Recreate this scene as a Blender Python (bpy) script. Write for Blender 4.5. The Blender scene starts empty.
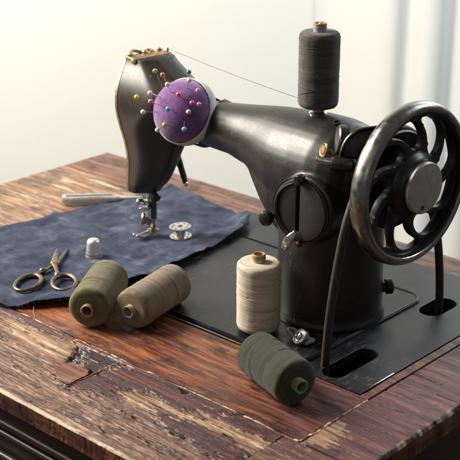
import bpy, bmesh, math, random
from mathutils import Vector, Matrix, noise, Euler
random.seed(7)
PI = math.pi
scene = bpy.context.scene
col = scene.collection
V = Vector

# ------------------------------------------------------------------ helpers
def smooth(a, b, x):
    t = max(0.0, min(1.0, (x - a) / (b - a))) if b != a else float(x > a)
    return t * t * (3 - 2 * t)

def nz(x, y, z=0.0):
    return noise.noise(V((x, y, z)))

def fbm(x, y, z=0.0, o=4):
    return noise.fractal(V((x, y, z)), 1.0, 2.0, o)

def tag(o, label=None, cat=None, group=None, kind=None):
    if label: o['label'] = label
    if cat: o['category'] = cat
    if group: o['group'] = group
    if kind: o['kind'] = kind
    return o

def empty(name, loc=(0, 0, 0), rot=(0, 0, 0), label=None, cat=None, group=None):
    o = bpy.data.objects.new(name, None)
    o.empty_display_size = 0.01
    o.location = loc
    o.rotation_euler = rot
    col.objects.link(o)
    return tag(o, label, cat, group)

def link(name, me, mat=None, parent=None, ang=40):
    if isinstance(me, bmesh.types.BMesh):
        bm = me
        bmesh.ops.recalc_face_normals(bm, faces=bm.faces[:])
        me = bpy.data.meshes.new(name)
        bm.to_mesh(me)
        bm.free()
    for p in me.polygons: p.use_smooth = True
    if ang: me.set_sharp_from_angle(angle=math.radians(ang))
    o = bpy.data.objects.new(name, me)
    if mat:
        for m in (mat if isinstance(mat, (list, tuple)) else [mat]): me.materials.append(m)
    col.objects.link(o)
    if parent: o.parent = parent
    return o

def join(bm, other, mat_index=None):
    """append bmesh `other` into bm"""
    me = bpy.data.meshes.new('tmp')
    if mat_index is not None:
        for f in other.faces: f.material_index = mat_index
    other.to_mesh(me); other.free()
    bm.from_mesh(me)
    bpy.data.meshes.remove(me)
    return bm

def frame(axis, up=None):
    """rotation matrix whose z column is axis"""
    z = V(axis).normalized()
    t = V(up) if up else (V((0, 0, 1)) if abs(z.z) < .9 else V((0, 1, 0)))
    x = t.cross(z).normalized()
    y = z.cross(x)
    return Matrix((x, y, z)).transposed().to_4x4()

def put(bm, loc=(0, 0, 0), axis=None, up=None, rot=None):
    M = Matrix.Translation(V(loc))
    if axis is not None: M = M @ frame(axis, up)
    if rot is not None: M = M @ Euler(rot).to_matrix().to_4x4()
    bm.transform(M)
    return bm

def lathe(prof, seg=48, cap0=True, cap1=True, fn=None, closed=False):
    bm = bmesh.new()
    rings = []
    for (r, z) in prof:
        ring = []
        for k in range(seg):
            a = 2 * PI * k / seg
            rr = r if fn is None else fn(r, z, a)
            ring.append(bm.verts.new((rr * math.cos(a), rr * math.sin(a), z)))
        rings.append(ring)
    n = len(rings)
    for i in range(n if closed else n - 1):
        A, B = rings[i], rings[(i + 1) % n]
        for k in range(seg):
            bm.faces.new((A[k], A[(k + 1) % seg], B[(k + 1) % seg], B[k]))
    if not closed:
        if cap0: bm.faces.new(rings[0])
        if cap1: bm.faces.new(rings[-1])
    return bm

def crom(pts, n):
    """Catmull-Rom resample"""
    P = [V(p) for p in pts]
    P = [2 * P[0] - P[1]] + P + [2 * P[-1] - P[-2]]
    out = []
    for i in range(1, len(P) - 2):
        for k in range(n):
            t = k / n
            a, b, c, d = P[i - 1:i + 3]
            out.append(.5 * ((2 * b) + (c - a) * t + (2 * a - 5 * b + 4 * c - d) * t * t + (3 * b - a - 3 * c + d) * t ** 3))
    out.append(P[-2])
    return out

def tube(pts, rad, seg=10, cap=True, closed=False, flat=1.0, up=None):
    """sweep a circle (flat: squash along the binormal) along pts; rad number or list"""
    bm = bmesh.new()
    P = [V(p) for p in pts]
    n = len(P)
    R = rad if isinstance(rad, (list, tuple)) else [rad] * n
    rings = []
    nrm = None
    for i in range(n):
        if closed: t = (P[(i + 1) % n] - P[i - 1]).normalized()
        else: t = (P[min(i + 1, n - 1)] - P[max(i - 1, 0)]).normalized()
        if up is not None:
            nrm = (V(up) - t * V(up).dot(t)).normalized()
        elif nrm is None:
            g = V((0, 0, 1)) if abs(t.z) < .9 else V((1, 0, 0))
            nrm = (g - t * g.dot(t)).normalized()
        else:
            nrm = (nrm - t * nrm.dot(t)).normalized()
        b = t.cross(nrm)
        rings.append([bm.verts.new(P[i] + nrm * (R[i] * flat * math.cos(2 * PI * k / seg)) + b * (R[i] * math.sin(2 * PI * k / seg))) for k in range(seg)])
    for i in range(n if closed else n - 1):
        A, B = rings[i], rings[(i + 1) % n]
        for k in range(seg):
            bm.faces.new((A[k], A[(k + 1) % seg], B[(k + 1) % seg], B[k]))
    if cap and not closed:
        bm.faces.new(rings[0]); bm.faces.new(rings[-1])
    return bm

def box(size, loc=(0, 0, 0), bev=0.0, seg=2):
    bm = bmesh.new()
    bmesh.ops.create_cube(bm, size=1)
    for v in bm.verts: v.co = V((v.co.x * size[0], v.co.y * size[1], v.co.z * size[2]))
    if bev: bmesh.ops.bevel(bm, geom=bm.edges[:], offset=bev, segments=seg, affect='EDGES', profile=.5)
    bmesh.ops.translate(bm, verts=bm.verts, vec=V(loc))
    return bm

def ball(r, seg=20, rings=12):
    bm = bmesh.new()
    bmesh.ops.create_uvsphere(bm, u_segments=seg, v_segments=rings, radius=r)
    return bm

def loft(sections, cap=True):
    bm = bmesh.new()
    R = [[bm.verts.new(p) for p in s] for s in sections]
    m = len(R[0])
    for A, B in zip(R, R[1:]):
        for k in range(m):
            bm.faces.new((A[k], A[(k + 1) % m], B[(k + 1) % m], B[k]))
    if cap:
        bm.faces.new(R[0]); bm.faces.new(R[-1])
    return bm

def plate(outer, holes, z0, z1, bev=0.0):
    """flat plate with holes from 2-D loops"""
    bm = bmesh.new()
    edges = []
    for loop in [outer] + holes:
        vs = [bm.verts.new((p[0], p[1], z1)) for p in loop]
        for i in range(len(vs)):
            edges.append(bm.edges.new((vs[i], vs[(i + 1) % len(vs)])))
    bmesh.ops.triangle_fill(bm, use_beauty=True, use_dissolve=False, edges=edges)
    bmesh.ops.recalc_face_normals(bm, faces=bm.faces[:])
    if bm.faces and sum(f.normal.z for f in bm.faces) < 0:
        bmesh.ops.reverse_faces(bm, faces=bm.faces[:])
    top = bm.faces[:]
    r = bmesh.ops.extrude_face_region(bm, geom=top)
    low = [g for g in r['geom'] if isinstance(g, bmesh.types.BMVert)]
    # extruded copy becomes the upper one; move the originals down
    bmesh.ops.translate(bm, verts=low, vec=V((0, 0, 0)))
    orig = set(bm.verts) - set(low)
    for v in orig: v.co.z = z0
    if bev:
        es = [e for e in bm.edges if all(abs(v.co.z - z1) < 1e-7 for v in e.verts) and e.calc_face_angle(0) > .5]
        if es: bmesh.ops.bevel(bm, geom=es, offset=bev, segments=2, affect='EDGES', profile=.5)
    return bm

def circ(cx, cy, r, n=40, ry=None, a0=0):
    ry = ry or r
    return [(cx + r * math.cos(a0 + 2 * PI * k / n), cy + ry * math.sin(a0 + 2 * PI * k / n)) for k in range(n)]

def rrect(x0, y0, x1, y1, r, n=8):
    out = []
    for cx, cy, a in ((x1 - r, y1 - r, 0), (x0 + r, y1 - r, PI / 2), (x0 + r, y0 + r, PI), (x1 - r, y0 + r, 1.5 * PI)):
        for k in range(n + 1):
            t = a + PI / 2 * k / n
            out.append((cx + r * math.cos(t), cy + r * math.sin(t)))
    return out

def inpoly(x, y, poly):
    c = False
    j = len(poly) - 1
    for i in range(len(poly)):
        xi, yi = poly[i]; xj, yj = poly[j]
        if (yi > y) != (yj > y) and x < (xj - xi) * (y - yi) / (yj - yi) + xi: c = not c
        j = i
    return c

# ------------------------------------------------------------------ materials
class NT:
    def __init__(s, name):
        s.m = bpy.data.materials.new(name)
        s.m.use_nodes = True
        s.t = s.m.node_tree
        s.t.nodes.clear()
        s.out = s.n('ShaderNodeOutputMaterial')
        s.b = s.n('ShaderNodeBsdfPrincipled')
        s.l(s.b.outputs[0], s.out.inputs[0])
        s.tc = s.n('ShaderNodeTexCoord')
    def n(s, t, **k):
        o = s.t.nodes.new(t)
        for a, b in k.items(): setattr(o, a, b)
        return o
    def l(s, a, b): s.t.links.new(a, b)
    def set(s, sock, v):
        if isinstance(v, bpy.types.NodeSocket): s.l(v, sock)
        else: sock.default_value = v
    def base(s, **k):
        names = {'color': 'Base Color', 'rough': 'Roughness', 'metal': 'Metallic', 'coat': 'Coat Weight', 'coat_rough': 'Coat Roughness',
                 'sheen': 'Sheen Weight', 'spec': 'Specular IOR Level', 'normal': 'Normal', 'trans': 'Transmission Weight', 'sss': 'Subsurface Weight'}
        for a, v in k.items():
            if a == 'color' and isinstance(v, tuple): v = (*v, 1)
            s.set(s.b.inputs[names[a]], v)
        return s
    def vec(s, scale=(1, 1, 1), loc=(0, 0, 0), rot=(0, 0, 0), src=None):
        m = s.n('ShaderNodeMapping')
        m.inputs['Scale'].default_value = scale
        m.inputs['Location'].default_value = loc
        m.inputs['Rotation'].default_value = rot
        s.l(src or s.tc.outputs['Object'], m.inputs[0])
        return m.outputs[0]
    def noise(s, vec, scale=1, detail=4, rough=.5, dist=0.0, lac=2.0):
        o = s.n('ShaderNodeTexNoise')
        s.l(vec, o.inputs['Vector'])
        o.inputs['Scale'].default_value = scale; o.inputs['Detail'].default_value = detail
        o.inputs['Roughness'].default_value = rough; o.inputs['Distortion'].default_value = dist
        o.inputs['Lacunarity'].default_value = lac
        return o.outputs[0]
    def ramp(s, fac, stops, interp='LINEAR'):
        o = s.n('ShaderNodeValToRGB')
        o.color_ramp.interpolation = interp
        e = o.color_ramp.elements
        while len(e) < len(stops): e.new(.5)
        for el, (p, c) in zip(e, stops):
            el.position = p
            el.color = (*c, 1) if isinstance(c, tuple) else (c, c, c, 1)
        s.l(fac, o.inputs[0])
        return o.outputs[0]
    def mix(s, fac, a, b, mode='MIX'):
        o = s.n('ShaderNodeMix', data_type='RGBA', blend_type=mode)
        s.set(o.inputs[0], fac)
        for i, v in ((6, a), (7, b)):
            s.set(o.inputs[i], (*v, 1) if isinstance(v, tuple) else v)
        return o.outputs[2]
    def math(s, op, a, b=0.0, clamp=False):
        o = s.n('ShaderNodeMath', operation=op, use_clamp=clamp)
        s.set(o.inputs[0], a); s.set(o.inputs[1], b)
        return o.outputs[0]
    def rng(s, x, a, b, c=0.0, d=1.0):
        o = s.n('ShaderNodeMapRange', interpolation_type='SMOOTHSTEP')
        s.set(o.inputs[0], x)
        for i, v in enumerate((a, b, c, d)): o.inputs[i + 1].default_value = v
        return o.outputs[0]
    def xyz(s, src=None):
        o = s.n('ShaderNodeSeparateXYZ')
        s.l(src or s.tc.outputs['Object'], o.inputs[0])
        return o.outputs
    def attr(s, name):
        return s.n('ShaderNodeAttribute', attribute_name=name).outputs['Fac']
    def bump(s, h, strength=.5, dist=.001, normal=None):
        o = s.n('ShaderNodeBump')
        o.inputs['Strength'].default_value = strength
        o.inputs['Distance'].default_value = dist
        s.l(h, o.inputs['Height'])
        if normal: s.l(normal, o.inputs['Normal'])
        return o.outputs[0]

def mat_simple(name, color, rough=.5, metal=0.0, var=.25, scale=300, bump=.0, **k):
    t = NT(name)
    n = t.noise(t.vec(), scale, 4, .6)
    dark = tuple(c * (1 - var) for c in color); lite = tuple(min(1, c * (1 + var)) for c in color)
    c = t.ramp(n, [(.3, dark), (.7, lite)])
    r = t.ramp(t.noise(t.vec(), scale * .4, 3), [(.3, max(0, rough - .1)), (.7, min(1, rough + .1))])
    t.base(color=c, rough=r, metal=metal, **k)
    if bump: t.base(normal=t.bump(n, bump, .0005))
    return t.m

def mat_bed(name):
    t = NT(name)
    o = t.vec()
    big = t.noise(t.vec((16, 16, 16)), 1, 6, .65)
    scuff = t.noise(t.vec((40, 9, 20), rot=(0, 0, .5)), 9, 5, .7, .4)
    fine = t.noise(o, 900, 2, .6)
    c = t.ramp(big, [(.3, (.0065, .0065, .0080)), (.7, (.0150, .0150, .0180))])
    d = t.math('MULTIPLY', t.rng(scuff, .52, .68), t.rng(big, .38, .58))
    c = t.mix(t.math('MULTIPLY', d, .75), c, (.085, .080, .078))
    c = t.mix(t.math('MULTIPLY', t.rng(fine, .68, .76), t.rng(big, .46, .6)), c, (.14, .13, .12))
    t.base(color=c, rough=t.math('ADD', t.rng(big, .3, .7, .26, .44), t.math('MULTIPLY', d, .2)), spec=.32, normal=t.bump(t.math('ADD', big, t.math('MULTIPLY', scuff, .3)), .12, .0012))
    return t.m

def mat_black_paint(name, tint=(.0135, .0112, .0095), rough=.38, dust=.5, spec=.55, painted_glow=False):
    t = NT(name)
    o = t.vec()
    big = t.noise(o, 28, 5, .6)
    fine = t.noise(o, 700, 3, .6)
    mid = t.noise(o, 160, 5, .7)
    c = t.ramp(big, [(.3, tuple(x * .75 for x in tint)), (.75, tuple(x * 1.6 for x in tint))])
    specks = t.math('MULTIPLY', t.rng(fine, .63, .72), t.rng(big, .42, .60))
    scr = t.noise(t.vec((1, 1, .08), rot=(.4, .3, .2)), 420, 2, .5, .6)
    scr = t.math('MULTIPLY', t.rng(scr, .67, .72), t.rng(mid, .46, .60))
    d = t.math('MULTIPLY', t.math('MAXIMUM', specks, scr), dust, True)
    if painted_glow:
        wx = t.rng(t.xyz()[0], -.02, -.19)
        c = t.mix(wx, c, t.ramp(big, [(.3, (.022, .0165, .011)), (.75, (.036, .027, .018))]))  # warm upper-left glow painted in as browner enamel towards the head
    c = t.mix(d, c, (.15, .135, .12))
    r = t.math('ADD', t.rng(big, .3, .7, rough - .03, rough + .05), t.math('MULTIPLY', d, .2))
    r = t.math('ADD', r, t.rng(fine, .3, .7, -.03, .03))
    t.base(color=c, rough=r, spec=spec, normal=t.bump(t.math('ADD', t.math('MULTIPLY', big, .5), t.math('MULTIPLY', fine, .10)), .05, .0006))
    return t.m

def mat_metal(name, color, rough=.28, tarn=(.05, .04, .03), amount=.5, scale=120):
    t = NT(name)
    o = t.vec()
    n = t.noise(o, scale, 6, .65)
    f = t.math('MULTIPLY', t.rng(n, .46, .70), amount)
    c = t.mix(f, color, tarn)
    r = t.math('ADD', t.rng(t.noise(o, scale * 3, 4), .3, .7, rough - .07, rough + .1), t.math('MULTIPLY', f, .3))
    t.base(color=c, rough=r, metal=1.0, normal=t.bump(n, .06, .0005))
    return t.m

def mat_thread(name, a, b, period=.00062):
    """wound thread: fine rings round local z, uneven, with slanted cross strands"""
    t = NT(name)
    ox, oy, oz = t.xyz()
    r_ = t.math('POWER', t.math('ADD', t.math('MULTIPLY', ox, ox), t.math('MULTIPLY', oy, oy)), .5)
    q = t.math('ADD', t.math('ADD', oz, r_), t.math('ADD', t.math('MULTIPLY', ox, .05), t.math('MULTIPLY', oy, -.03)))
    wob = t.noise(t.vec((160, 160, 160)), 1, 3, .6)
    q = t.math('ADD', q, t.math('MULTIPLY', wob, .0011))
    cz = t.n('ShaderNodeCombineXYZ'); t.l(q, cz.inputs[2]); t.set(cz.inputs[0], t.math('MULTIPLY', ox, .06)); t.set(cz.inputs[1], t.math('MULTIPLY', oy, .06))
    v1 = cz.outputs[0]
    w = t.math('ADD', t.math('MULTIPLY', t.math('SINE', t.math('MULTIPLY', q, 2 * PI / period)), .5), .5)
    ring = t.noise(t.vec((1, 1, 1), src=v1), 950, 3, .7)
    slow = t.noise(t.vec((1, 1, 1), loc=(.3, .1, 0), src=v1), 210, 3, .6)
    fib = t.noise(t.vec((1, 1, 1)), 2300, 3, .75)
    groove = t.rng(t.noise(t.vec((1, 1, 1), loc=(.7, .2, 0), src=v1), 330, 1, .5), .63, .70)
    k = t.math('ADD', t.math('MULTIPLY', w, .16), t.math('ADD', t.math('MULTIPLY', ring, .45), t.math('MULTIPLY', slow, .30)))
    k = t.math('ADD', k, t.math('MULTIPLY', fib, .32))
    c = t.ramp(k, [(.36, tuple(x * .45 for x in a)), (.60, a), (.88, b)])
    c = t.mix(t.math('MULTIPLY', groove, .5), c, tuple(x * .4 for x in a))
    h = t.math('SUBTRACT', t.math('ADD', t.math('MULTIPLY', w, .4), t.math('ADD', t.math('MULTIPLY', ring, .5), t.math('MULTIPLY', fib, .5))), t.math('MULTIPLY', groove, .5))
    t.base(color=c, rough=.88, sheen=.25, spec=.2, normal=t.bump(h, .75, .0006))
    return t.m

M = {}
M['black'] = mat_black_paint('black_enamel', dust=.75, painted_glow=True)
M['black2'] = mat_black_paint('dark_enamel_wheel', (.0085, .0072, .0066), .36, .35, .45)
M['bed'] = mat_bed('bed_enamel')
M['steel'] = mat_metal('polished_steel', (.62, .59, .55), .24, (.10, .08, .06), .7, 140)
M['rim'] = mat_metal('worn_nickel_rim', (.33, .31, .285), .26, (.10, .085, .065), .7, 60)
M['disc'] = mat_simple('dull_steel_disc', (.40, .37, .345), .45, .35, .16, 160)
M['bright'] = mat_metal('bright_nickel', (.85, .82, .76), .16, (.25, .2, .15), .5, 260)
M['brass'] = mat_metal('aged_brass', (.40, .28, .14), .38, (.06, .04, .022), .8, 260)
M['gold'] = mat_metal('worn_brass_edge', (.64, .46, .28), .42, (.20, .13, .07), .6, 260)
M['rimglow'] = mat_metal('backlit_rim_tone', (.42, .29, .16), .45, (.10, .07, .04), .6, 260)
M['silver'] = mat_simple('satin_silver', (.62, .61, .60), .36, .3, .15, 200)
M['oldsteel'] = mat_metal('darkened_steel', (.40, .36, .31), .28, (.06, .045, .035), .75, 260)
M['iron'] = mat_metal('dark_iron', (.10, .09, .085), .38, (.03, .025, .02), .6, 150)
M['scissors'] = mat_metal('tarnished_bronze', (.26, .19, .13), .34, (.06, .04, .028), .7, 220)
M['thimble'] = mat_metal('pale_nickel', (.90, .88, .83), .30, (.35, .3, .25), .35, 300)
M['void'] = mat_simple('hollow_shade', (.004, .0035, .003), .9)  # near-black colour stands in for the shade inside holes and slots

# ---- leather belt
t = NT('belt_leather')
n = t.noise(t.vec((1, 1, .3)), 420, 5, .65)
t.base(color=t.ramp(n, [(.32, (.013, .010, .008)), (.6, (.035, .028, .022)), (.82, (.12, .10, .085))]), rough=.55, normal=t.bump(n, .35, .0008))
M['belt'] = t.m

# ---- wood
def wood_common(t, coord):
    """returns (fibre, grain, blotch, stain) noise values with the grain along world x"""
    warp = t.noise(t.vec((7, 22, 7), src=coord), 1, 3, .5)
    o = t.n('ShaderNodeVectorMath', operation='MULTIPLY_ADD')
    cmb = t.n('ShaderNodeCombineXYZ'); t.l(warp, cmb.inputs[1])
    t.l(cmb.outputs[0], o.inputs[0]); o.inputs[1].default_value = (0, .012, 0); t.l(coord, o.inputs[2])
    p = o.outputs[0]
    fibre = t.noise(t.vec((75, 1100, 60), src=p), 1, 4, .65)
    pores = t.noise(t.vec((120, 1250, 60), loc=(3, 5, 1), src=p), 1, 2, .5)
    grain = t.noise(t.vec((11, 190, 20), src=p), 1, 6, .62)
    blotch = t.noise(t.vec((11, 34, 9), src=p), 1, 5, .6)
    stain = t.noise(t.vec((24, 62, 20), loc=(1.7, .4, 0), src=p), 1, 6, .68)
    return fibre, grain, blotch, stain, pores

def tint_side(t, c, coord):
    x, y, z = t.xyz(coord)
    return t.rng(t.math('ADD', x, t.math('MULTIPLY', y, -.25)), -.02, .17), x, y

t = NT('centre_panel_wood')
co = t.tc.outputs['Object']
fibre, grain, blotch, stain, pores = wood_common(t, co)
side, x, y = tint_side(t, None, co)
red = t.ramp(grain, [(.34, (.044, .013, .008)), (.45, (.160, .044, .016)), (.55, (.305, .096, .030)), (.72, (.47, .19, .068))])
purple = t.ramp(grain, [(.30, (.035, .014, .016)), (.5, (.115, .042, .036)), (.72, (.26, .11, .08))])
c = t.mix(side, red, purple)
backred = t.ramp(grain, [(.3, (.045, .019, .013)), (.55, (.155, .064, .036)), (.78, (.33, .175, .11))])
c = t.mix(t.rng(y, .085, .14), c, backred)
# bare, bleached wood towards the far left corner
bare = t.ramp(grain, [(.32, (.085, .038, .020)), (.46, (.215, .108, .055)), (.58, (.32, .185, .100)), (.76, (.46, .33, .215))])
lm = t.math('ADD', t.math('MULTIPLY', x, -1), t.math('MULTIPLY', t.math('SUBTRACT', blotch, .5), .16))
lm = t.math('ADD', lm, t.math('MULTIPLY', t.rng(y, .095, .125), -.3))
lm = t.rng(lm, .222, .246)
c = t.mix(lm, c, bare)
white = t.math('MULTIPLY', t.rng(t.noise(t.vec((9, 110, 9), loc=(2, 1, 0)), 1, 5, .62), .57, .66), lm)
c = t.mix(t.math('MULTIPLY', white, .8), c, (.66, .55, .42))
dk = t.math('MULTIPLY', t.rng(stain, .50, .62), t.math('SUBTRACT', 1, t.math('MULTIPLY', lm, .2)))
c = t.mix(t.math('MULTIPLY', dk, .85), c, (.028, .012, .010))
c = t.mix(t.rng(pores, .55, .66, 0, .75), c, (.03, .013, .01))
c = t.mix(t.rng(fibre, .54, .74, 0, .34), c, (.50, .27, .15), 'MIX')
c = t.mix(t.rng(t.noise(t.vec((38, 520, 30), loc=(4, 2, 9)), 1, 3, .6), .54, .62, 0, .72), c, (.040, .014, .010))
rr = t.rng(t.noise(t.vec((30, 120, 30)), 1, 4), .35, .65, .28, .58)
t.base(color=c, rough=rr, spec=.5, normal=t.bump(t.math('ADD', t.math('MULTIPLY', grain, .5), t.math('SUBTRACT', t.math('MULTIPLY', fibre, .4), t.math('MULTIPLY', t.rng(pores, .58, .72), .5))), .45, .0009))
M['panel'] = t.m

def border_wood(name, sidey):
    t = NT(name)
    co = t.tc.outputs['Object']
    fibre, grain, blotch, stain, pores = wood_common(t, co)
    strand = t.noise(t.vec((42, 640, 30), loc=(1, 8, 2)), 1, 3, .55, .25)
    fiss = t.math('MAXIMUM', t.rng(strand, .545, .605), t.rng(pores, .56, .64, 0, .7))
    ven = t.attr('veneer'); edge = t.attr('edge'); face = t.attr('face')
    # veneer layer
    v = t.ramp(grain, [(.30, (.014, .006, .008)), (.46, (.056, .016, .018)), (.60, (.14, .040, .030)), (.78, (.31, .12, .08))])
    if sidey:
        v = t.ramp(grain, [(.28, (.026, .010, .014)), (.46, (.085, .029, .030)), (.60, (.16, .060, .050)), (.78, (.36, .18, .13))])
    v = t.mix(t.rng(fibre, .58, .78, 0, .30), v, (.42, .25, .17))
    v = t.mix(t.rng(stain, .52, .66, 0, .8), v, (.016, .009, .012))
    # bare wood
    b = t.ramp(t.math('ADD', t.math('MULTIPLY', grain, .55), t.math('MULTIPLY', fibre, .45)),
               [(.37, (.030, .012, .010)), (.46, (.140, .064, .040)), (.55, (.33, .180, .112)), (.70, (.58, .41, .29))])
    b = t.mix(t.rng(blotch, .45, .68, 0, .55), b, t.ramp(fibre, [(.3, (.155, .080, .060)), (.7, (.42, .26, .18))]))
    b = t.mix(t.math('MULTIPLY', fiss, .9), b, (.036, .017, .014))
    b = t.mix(t.rng(stain, .54, .68, 0, .55), b, (.075, .034, .028))
    bx_, by_, bz_ = t.xyz()
    b = t.mix(t.rng(t.math('ADD', bx_, t.math('MULTIPLY', t.math('SUBTRACT', blotch, .5), .25)), -.05, .12, 0, .55), b, t.ramp(fibre, [(.38, (.035, .015, .014)), (.55, (.12, .052, .038)), (.7, (.34, .20, .135))]))
    gold = t.attr('fresh')
    b = t.mix(t.math('MULTIPLY', gold, .72, True), b, t.ramp(grain, [(.38, (.085, .040, .02)), (.47, (.30, .165, .080)), (.57, (.50, .33, .19)), (.7, (.66, .50, .34))]))
    jag = t.math('ADD', ven, t.math('MULTIPLY', t.math('SUBTRACT', fibre, .5), .9))
    vm = t.rng(jag, .42, .58)
    c = t.mix(vm, b, v)
    c = t.mix(t.math('MULTIPLY', gold, -1, True), c, (.012, .007, .006))
    # worn front face of the board
    fc = t.ramp(t.noise(t.vec((30, 60, 160)), 1, 6, .65), [(.3, (.018, .008, .008)), (.48, (.085, .026, .016)), (.62, (.20, .070, .030)), (.78, (.40, .19, .09))])
    c = t.mix(face, c, fc)
    em = t.math('MULTIPLY', edge, t.rng(t.noise(t.vec((60, 60, 60)), 1, 5, .65), .30, .50))
    c = t.mix(t.math('MULTIPLY', em, .8), c, (.70, .52, .38))
    h = t.math('ADD', t.math('MULTIPLY', vm, .55), t.math('MULTIPLY', fibre, .5))
    h = t.math('SUBTRACT', h, t.math('MULTIPLY', fiss, .75))
    h = t.math('ADD', h, t.math('MULTIPLY', grain, .5))
    r = t.math('ADD', t.math('MULTIPLY', vm, -.18), t.rng(stain, .3, .7, .52, .70))
    t.base(color=c, rough=r, spec=.5, normal=t.bump(h, .70, .0011))
    return t.m
M['border'] = border_wood('worn_border_wood', False)
M['side'] = border_wood('side_border_wood', True)

t = NT('dark_apron_wood')
n = t.noise(t.vec((9, 90, 120)), 1, 6, .6)
t.base(color=t.ramp(n, [(.3, (.010, .0055, .0045)), (.55, (.032, .016, .012)), (.8, (.075, .038, .026))]), rough=.42, normal=t.bump(n, .3, .001))
M['apron'] = t.m
t = NT('inlay_wood')
n = t.noise(t.vec((160, 160, 60)), 1, 4, .6)
t.base(color=t.ramp(n, [(.34, (.03, .014, .012)), (.46, (.22, .12, .075)), (.58, (.66, .50, .38))]), rough=.5)
M['inlay'] = t.m
t = NT('flake_wood')
n = t.noise(t.vec((14, 210, 60)), 1, 5, .6)
t.base(color=t.ramp(n, [(.3, (.045, .015, .012)), (.5, (.15, .055, .036)), (.75, (.36, .18, .11))]), rough=.45, normal=t.bump(n, .3, .0008))
M['flake'] = t.m

M['lit_edge'] = mat_simple('lit_edge_wood', (.52, .34, .20), .6, var=.5, scale=500)
# ---- cloth
t = NT('denim_cloth')
wx = t.n('ShaderNodeTexWave', wave_type='BANDS', bands_direction='X'); wx.inputs['Scale'].default_value = 2 * PI / (20 * .0015)
wy = t.n('ShaderNodeTexWave', wave_type='BANDS', bands_direction='Y'); wy.inputs['Scale'].default_value = 2 * PI / (20 * .0015)
uvm = t.vec(rot=(0, 0, .25))
for w in (wx, wy):
    w.inputs['Distortion'].default_value = 1.5; t.l(uvm, w.inputs['Vector'])
weave = t.math('MULTIPLY', t.math('ADD', wx.outputs['Fac'], wy.outputs['Fac']), .5)
wash = t.noise(t.vec((24, 24, 24)), 1, 6, .66, .6)
mott = t.noise(t.vec((90, 70, 60)), 1, 5, .7)
slub = t.noise(t.vec((60, 900, 50), rot=(0, 0, .25)), 1, 3, .6)
k = t.math('ADD', t.math('MULTIPLY', wash, .55), t.math('ADD', t.math('MULTIPLY', mott, .3), t.math('MULTIPLY', slub, .2)))
c = t.ramp(k, [(.40, (.007, .011, .027)), (.48, (.021, .030, .060)), (.56, (.050, .064, .108)), (.68, (.17, .19, .25))])
c = t.mix(t.math('MULTIPLY', t.math('SUBTRACT', 1, weave), .6), c, (.007, .011, .032))
c = t.mix(t.math('MULTIPLY', t.attr('edge'), .65), c, (.012, .014, .026))
t.base(color=c, rough=.92, sheen=.08, spec=.15, normal=t.bump(t.math('ADD', t.math('MULTIPLY', weave, .8), t.math('ADD', t.math('MULTIPLY', slub, .5), t.math('MULTIPLY', mott, .8))), .55, .0008))
M['denim'] = t.m

# ---- pincushion
t = NT('purple_felt')
n = t.noise(t.vec(), 900, 4, .7)
n2 = t.noise(t.vec(), 90, 4, .6)
c = t.ramp(t.math('ADD', t.math('MULTIPLY', n, .7), t.math('MULTIPLY', n2, .3)), [(.33, (.095, .030, .135)), (.5, (.185, .070, .245)), (.70, (.31, .165, .37))])
t.base(color=c, rough=.95, sheen=.5, spec=.1, normal=t.bump(n, .5, .0007))
M['felt'] = t.m
t = NT('cream_band')
n = t.noise(t.vec(), 1200, 3, .6)
t.base(color=t.ramp(n, [(.3, (.58, .53, .46)), (.7, (.78, .74, .67))]), rough=.8, normal=t.bump(n, .3, .0004))
M['band'] = t.m
M['strap'] = mat_simple('navy_strap', (.035, .045, .12), .8, var=.4, scale=900, bump=.3)

# ---- threads
M['th_black'] = mat_thread('charcoal_thread', (.078, .069, .061), (.21, .19, .17))
M['th_white'] = mat_thread('ivory_thread', (.66, .57, .43), (.90, .84, .72))
M['th_olive'] = mat_thread('olive_thread', (.145, .123, .060), (.33, .29, .17))
M['th_tan'] = mat_thread('taupe_thread', (.215, .160, .100), (.46, .370, .258))
M['th_green'] = mat_thread('dark_green_thread', (.036, .040, .025), (.125, .130, .090))
M['core'] = mat_simple('paper_core', (.55, .30, .19), .7, var=.2, scale=400)
M['core_tan'] = mat_simple('brown_paper_core', (.30, .20, .115), .7, var=.2, scale=400)
M['ring_green'] = mat_simple('green_core_edge', (.13, .27, .15), .6, var=.2)
M['ring_blue'] = mat_simple('blue_core_edge', (.13, .33, .55), .6, var=.2)
M['ring_red'] = mat_simple('orange_core_edge', (.40, .20, .10), .6, var=.2)

# ------------------------------------------------------------------ camera
CAM = V((.53314733, -.67958235, .40732718))
yaw, pit, F = math.radians(42.69), math.radians(21.17), 1213.4
cam = bpy.data.cameras.new('camera')
cam.sensor_width = 36; cam.lens = 36 * F / 460
cam.clip_start = .02; cam.clip_end = 60
cam.dof.use_dof = True; cam.dof.focus_distance = .89; cam.dof.aperture_fstop = 19
co_ = bpy.data.objects.new('camera', cam)
co_.location = CAM; co_.rotation_euler = (PI / 2 - pit, 0, yaw)
col.objects.link(co_)
scene.camera = co_
RT = V((math.cos(yaw), math.sin(yaw), 0)); FW = V((-math.sin(yaw), math.cos(yaw), 0))

# ------------------------------------------------------------------ table
table = empty('sewing_table', (0, 0, 0), label='old wooden sewing table with cracked peeling veneer under the black machine', cat='table')
X0, X1, Y0, Y1 = -.447, .1585, -.2405, .1805
INX, INY = .1075, -.1525
BX0, BX1, BY0, BY1 = -.206, .0995, -.0775, .1445
TH = .0145

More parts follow.
